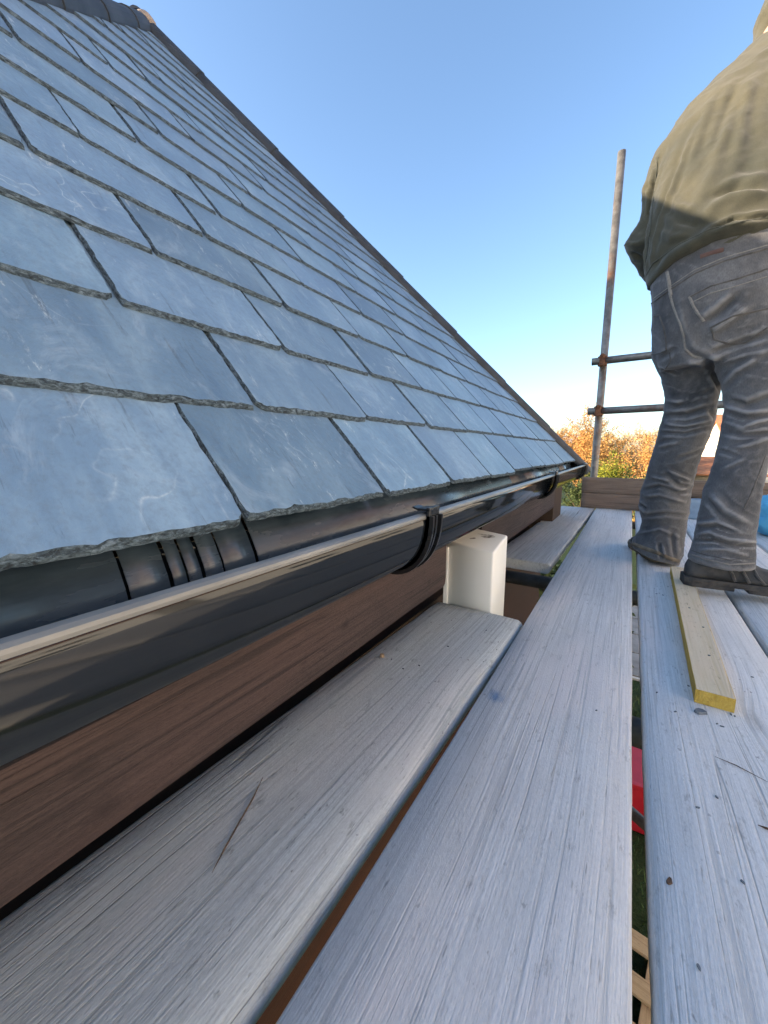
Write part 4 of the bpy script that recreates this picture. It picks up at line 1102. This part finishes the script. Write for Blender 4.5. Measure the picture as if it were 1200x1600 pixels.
# ------------------------------------------------------------------ trees and shrubs
def leaf_mat(name, c1, c2, trans=0.0):
    M = Mat(name, c1, 0.8, 0.2); n_ = M.noise(M.coords((2.2, 2.2, 2.2)), 1.0, 4, 0.7)
    M.color(M.ramp(n_, [(0.32, c1), (0.68, c2)])); return M.m
M_barkt = leaf_mat('tree_bark', (0.09, 0.06, 0.04), (0.16, 0.11, 0.07))
M_twig_o = leaf_mat('orange_twigs', (0.32, 0.16, 0.06), (0.46, 0.25, 0.11))
M_twig_p = leaf_mat('pale_twigs', (0.30, 0.20, 0.13), (0.42, 0.30, 0.20))
M_leaf_o = leaf_mat('tan_leaves', (0.46, 0.23, 0.065), (0.60, 0.35, 0.11))
M_leaf_g = leaf_mat('yellow_green_leaves', (0.10, 0.14, 0.02), (0.34, 0.32, 0.03))
M_leaf_d = leaf_mat('dark_green_leaves', (0.035, 0.06, 0.02), (0.09, 0.11, 0.035))
def tree(name, label, base, height, width, twig_mat, leaf_m, nleaf, seed, leafsize=0.06, trunk_h=0.3, nlimb=9, cat='tree', group=None, twig_r=0.012, depth=4):
    r = random.Random(seed); root = empty(name, base, 0, label, cat, group)
    tb = bmesh.new(); cb = bmesh.new(); tips = []
    def grow(p, d, ln, rad, lev):
        pts = [p]; q = p.copy(); dd = d.copy()
        nseg = 4 if lev < 3 else 3
        for i in range(nseg):
            dd = (dd + Vector((r.uniform(-1, 1), r.uniform(-1, 1), r.uniform(-.6, .9))) * 0.22).normalized(); q = q + dd * ln / nseg; pts.append(q.copy())
        rad_l = [max(twig_r * .35, rad * (1 - .7 * i / nseg)) for i in range(nseg + 1)]
        if lev <= 1: tube(tb, pts, rad_l, 6, False)
        else: tube(cb, pts, rad_l, 3, False)
        tips.extend(pts[1:] if lev >= 2 else pts[2:])
        if lev < depth:
            for _ in range(r.choice((3, 4, 5)) if lev < depth - 1 else r.choice((4, 5, 6))):
                t = r.uniform(.25, 1.0); o = pts[min(nseg, max(1, int(t * nseg + .5)))]
                a = r.uniform(0, 6.283); out = Vector((math.cos(a), math.sin(a), r.uniform(-.1, .9)))
                grow(o, (dd * .55 + out * .75).normalized(), ln * r.uniform(.45, .68), rad * .5, lev + 1)
    th = height * trunk_h
    tube(tb, [(0, 0, -.1), (r.uniform(-.05, .05), 0, th * .5), (r.uniform(-.1, .1), r.uniform(-.1, .1), th)], [height * .030, height * .024, height * .018], 8, False)
    for k in range(nlimb):
        a = 6.283 * k / nlimb + r.uniform(-.3, .3); el = r.uniform(.35, 1.4)
        d = Vector((math.cos(a) * math.cos(el) * width / height * 1.7, math.sin(a) * math.cos(el) * width / height * 1.7, math.sin(el)))
        grow(Vector((0, 0, th * r.uniform(.55, 1.0))), d.normalized(), (height - th) * r.uniform(.42, .62), height * .012, 1)
    # fit the crown to its height and spread
    zs = max(p.z for p in tips); xs = sorted(math.hypot(p.x, p.y) for p in tips)[int(len(tips) * .97)]
    fz, fx = height / zs, (width / 2) / xs
    for b_ in (tb, cb):
        for v in b_.verts: v.co.x *= fx; v.co.y *= fx; v.co.z *= fz if v.co.z > 0 else 1
    for _ in range(nleaf):
        p = r.choice(tips); p = Vector((p.x * fx, p.y * fx, p.z * fz)) + Vector((r.gauss(0, 1), r.gauss(0, 1), r.gauss(0, 1))) * leafsize * 1.6
        u_ = Vector((r.uniform(-1, 1), r.uniform(-1, 1), r.uniform(-1, 1))).normalized(); v_ = u_.orthogonal().normalized(); s_ = leafsize * r.uniform(.5, 1.1)
        f = cb.faces.new([cb.verts.new(q) for q in (p + u_ * s_, p + v_ * s_ * .45, p - u_ * s_, p - v_ * s_ * .45)]); f.material_index = 1
    build('trunk', tb, M_barkt, root, True); build('crown', cb, [twig_mat, leaf_m], root)
    return root
def spot(px, Y): p = at(px, 720, Y); return Vector((p.x, p.y, GZ))
def hgt(px, py, Y): return at(px, py, Y).z - GZ
tree('orange_tree', 'tall orange-tinged winter tree directly behind the corner scaffold pole', spot(945, 21), hgt(945, 628, 21), 4.2, M_twig_o, M_leaf_o, 14000, 1, 0.042, depth=4, twig_r=.014)
tree('bare_tree', 'pale bare twiggy tree right of the pole, beside the jeans', spot(1030, 25), hgt(1030, 614, 25), 4.6, M_twig_p, M_leaf_o, 4000, 2, 0.038, depth=4, twig_r=.014)
tree('small_far_tree', 'small distant orange tree just beyond the roof verge, left of the pole', spot(876, 38), hgt(876, 660, 38), 3.2, M_twig_o, M_leaf_o, 4000, 3, 0.08, twig_r=.018)
tree('far_tree', 'faint far tree between the roof and the orange tree', spot(905, 46), hgt(905, 672, 46), 4.6, M_twig_p, M_leaf_o, 3500, 13, 0.09, twig_r=.02)
tree('yellow_green_shrub', 'bright yellow-green evergreen shrub beside the foot of the pole', spot(962, 12.5), hgt(962, 702, 12.5), 1.1, M_leaf_d, M_leaf_g, 9000, 4, 0.035, trunk_h=.15, cat='shrub')
tree('orange_shrub', 'dense tan-orange shrub between the pole and the worker', spot(1008, 14.5), hgt(1008, 670, 14.5), 2.3, M_twig_o, M_leaf_o, 13000, 5, 0.034, trunk_h=.12, cat='shrub')
tree('low_shrub', 'low dark green shrub below the orange shrub by the jeans', spot(1022, 12.0), hgt(1022, 722, 12.0), 1.3, M_leaf_d, M_leaf_d, 3800, 6, 0.045, trunk_h=.15, cat='shrub')
tree('dark_hedge_shrub', 'dull green shrub left of the pole above the gutter end', spot(915, 16), hgt(915, 706, 16), 2.0, M_leaf_d, M_leaf_d, 3800, 7, 0.05, trunk_h=.15, cat='shrub')
tree('orange_bush', 'orange bush left of the pole over the gutter end', spot(912, 19), hgt(912, 664, 19), 2.6, M_twig_o, M_leaf_o, 11000, 8, 0.042, trunk_h=.15, cat='shrub')
tree('backdrop_tree', 'bare tree beyond the fence hidden mostly by the worker', spot(1190, 40), hgt(1190, 655, 40), 6.0, M_twig_p, M_leaf_o, 600, 9, 0.07, twig_r=.018)

# ------------------------------------------------------------------ houses and fence beyond
M_render = simple('cream_render', (0.62, 0.55, 0.44), (0.70, 0.63, 0.52), sc=(3, 3, 3), rough=0.9)
M_terra = simple('terracotta_tiles', (0.36, 0.13, 0.06), (0.48, 0.20, 0.09), sc=(4, 12, 12), rough=0.85, bump=0.6, bsc=(12, 12, 12), bd=.02)
M_glass = Mat('window_glass', (0.03, 0.04, 0.05), 0.05, 0.6).m
M_frame = Mat('window_frame', (0.7, 0.7, 0.68), 0.5, 0.4).m
M_greyroof = simple('pale_slate_roof', (0.30, 0.31, 0.33), (0.42, 0.43, 0.45), sc=(3, 3, 3), rough=0.7)
def house(name, label, c, rz, sx, sy, wall_h, ridge_h, roofm, wallm, wins):
    h = empty(name, (c[0], c[1], GZ - .2), rz, label, 'house')
    bm = bmesh.new(); box(bm, (0, 0, wall_h / 2), (sx, sy, wall_h))
    build('wall', bm, wallm, h)
    for s in (-1, 1):
        bm = bmesh.new(); a = [bm.verts.new((x, s * .02, wall_h)) for x in ()]
        v = [bm.verts.new(p) for p in ((s * sx / 2, -sy / 2, wall_h), (s * sx / 2, sy / 2, wall_h), (s * sx / 2, 0, ridge_h), (s * (sx / 2 - .2), -sy / 2, wall_h), (s * (sx / 2 - .2), sy / 2, wall_h), (s * (sx / 2 - .2), 0, ridge_h))]
        bm.faces.new(v[:3]); bm.faces.new(v[3:][::-1]); bm.faces.new((v[0], v[2], v[5], v[3])); bm.faces.new((v[1], v[4], v[5], v[2]))
        bmesh.ops.recalc_face_normals(bm, faces=bm.faces); build('gable', bm, wallm, h)
    bm = bmesh.new(); e = .35; sl_ = (ridge_h - wall_h) / (sy / 2)
    for s in (-1, 1):
        p = [Vector((-sx / 2 - e, s * (sy / 2 + e), wall_h - e * sl_ + .05)), Vector((sx / 2 + e, s * (sy / 2 + e), wall_h - e * sl_ + .05)), Vector((sx / 2 + e, 0, ridge_h + .05)), Vector((-sx / 2 - e, 0, ridge_h + .05))]
        lo = [bm.verts.new(q) for q in p]; hi = [bm.verts.new(q + Vector((0, 0, .12))) for q in p]
        bm.faces.new(hi); bm.faces.new(lo[::-1])
        for k in range(4): bm.faces.new((lo[k], lo[(k + 1) % 4], hi[(k + 1) % 4], hi[k]))
    bmesh.ops.recalc_face_normals(bm, faces=bm.faces); rf = build('roof', bm, roofm, h)
    bm = bmesh.new(); box(bm, (sx * .3, 0, ridge_h + .45), (.6, .5, 1.1), .02); build('chimney', bm, M_terra, rf)
    for (x, z, ww, hh) in wins:
        bm = bmesh.new(); yy = -sy / 2
        for (cx, cz, w_, h_) in ((x, z + hh / 2, ww + .12, .07), (x, z - hh / 2, ww + .12, .09), (x - ww / 2, z, .07, hh), (x + ww / 2, z, .07, hh), (x, z, .05, hh)): box(bm, (cx, yy - .03, cz), (w_, .08, h_), .008)
        f = build('window', bm, M_frame, h)
        bm = bmesh.new(); box(bm, (x, yy - .012, z), (ww, .03, hh)); build('pane', bm, M_glass, f)
    return h
p = at(1112, 700, 30)
house('cream_house', 'cream rendered house with orange tiled roof seen between the legs', (p.x + 5.0, 33.0), R(6), 9.0, 6.0, 3.35, 5.0, M_terra, M_render, [(-3.0, 2.5, .9, 1.0), (-1.75, 2.5, .7, 1.0), (0.6, 2.5, .9, 1.0), (2.6, 2.5, .9, 1.0)])
p = at(886, 690, 70)
house('pale_far_house', 'tiny pale distant house roof just above the eaves corner', (p.x, 72.0), R(25), 7.0, 6.0, 2.6, 5.2, M_greyroof, M_render, [(-1.5, 1.6, 1, 1), (1.5, 1.6, 1, 1)])
p = at(1095, 720, 24)
out = empty('garden_shed', (p.x + .5, 25.5, GZ), R(3), 'low shed with orange tiled roof in front of the cream house', 'shed')
bm = bmesh.new(); box(bm, (0, 0, .85), (3.6, 1.8, 1.7)); build('wall', bm, M_fence, out)
bm = bmesh.new(); box(bm, (0, 0, 1.98), (4.0, 2.4, .08), .01, Matrix.Rotation(R(20), 3, 'X')); build('roof', bm, M_terra, out)
fen = empty('garden_fence', (at(1090, 735, 19).x, 19.0, GZ), 0, 'close-boarded timber garden fence in front of the house', 'fence')
bm = bmesh.new(); box(bm, (0, 0, .8), (.145, .02, 1.6), .003); fm = mesh_from(bm, 'board', M_fence)
for k in range(60): link('board', fm, fen, (-3.0 + k * .15, random.uniform(-.006, .006), random.uniform(-.02, .02)))
for k in range(6):
    bm = bmesh.new(); box(bm, (-3 + k * 1.8, .07, .85), (.1, .1, 1.75), .005); build('post', bm, M_fence, fen)
for z in (.35, 1.3):
    bm = bmesh.new(); box(bm, (1.4, .035, z), (9.0, .045, .08)); build('rail', bm, M_fence, fen)

# two houses added out of frame, to bounce warm sunlight into the shade
M_wht = simple('white_render', (0.76, 0.745, 0.72), (0.82, 0.81, 0.79), sc=(3, 3, 3), rough=0.9)
W_ = [(-3.2, 3.4, 1.0, 1.1), (-1.2, 3.4, 1.0, 1.1), (1.2, 3.4, 1.0, 1.1), (3.2, 3.4, 1.0, 1.1), (-2.6, 1.2, 1.4, 1.1), (2.4, 1.2, 1.4, 1.1)]
house('added_fill_house', 'two-storey white house added out of view on the right to bounce sunlight', (8.4, 3.0), R(-90), 11.0, 6.5, 5.9, 8.4, M_terra, M_wht, W_)
house('added_fill_house', 'two-storey white house added behind the viewer on the right to bounce sunlight', (8.8, -8.6), R(-90), 10.0, 6.5, 5.9, 8.4, M_terra, M_wht, W_)
# an added dark hedge, standing in for the shade under the far boards
hd = empty('hedge', (-1.25, 4.3, GZ), R(4), 'dark clipped hedge added in place of shade below the far corner of the building', 'hedge')
bm = bmesh.new(); rh = random.Random(5)
for _ in range(9000):
    p = Vector((rh.uniform(-1.35, 1.35), rh.uniform(-.5, .5), rh.uniform(.05, 1.55)))
    u_ = Vector((rh.uniform(-1, 1), rh.uniform(-1, 1), rh.uniform(-1, 1))).normalized(); v_ = u_.orthogonal().normalized(); z_ = rh.uniform(.03, .06)
    bm.faces.new([bm.verts.new(q) for q in (p + u_ * z_, p + v_ * z_ * .5, p - u_ * z_, p - v_ * z_ * .5)])
build('foliage', bm, M_leaf_d, hd)
for k in range(5):
    bm = bmesh.new(); tube(bm, [(-1.1 + k * .55, 0, 0), (-1.1 + k * .55, .05, 1.3)], [.03, .012], 6); build('stem', bm, M_barkt, hd)
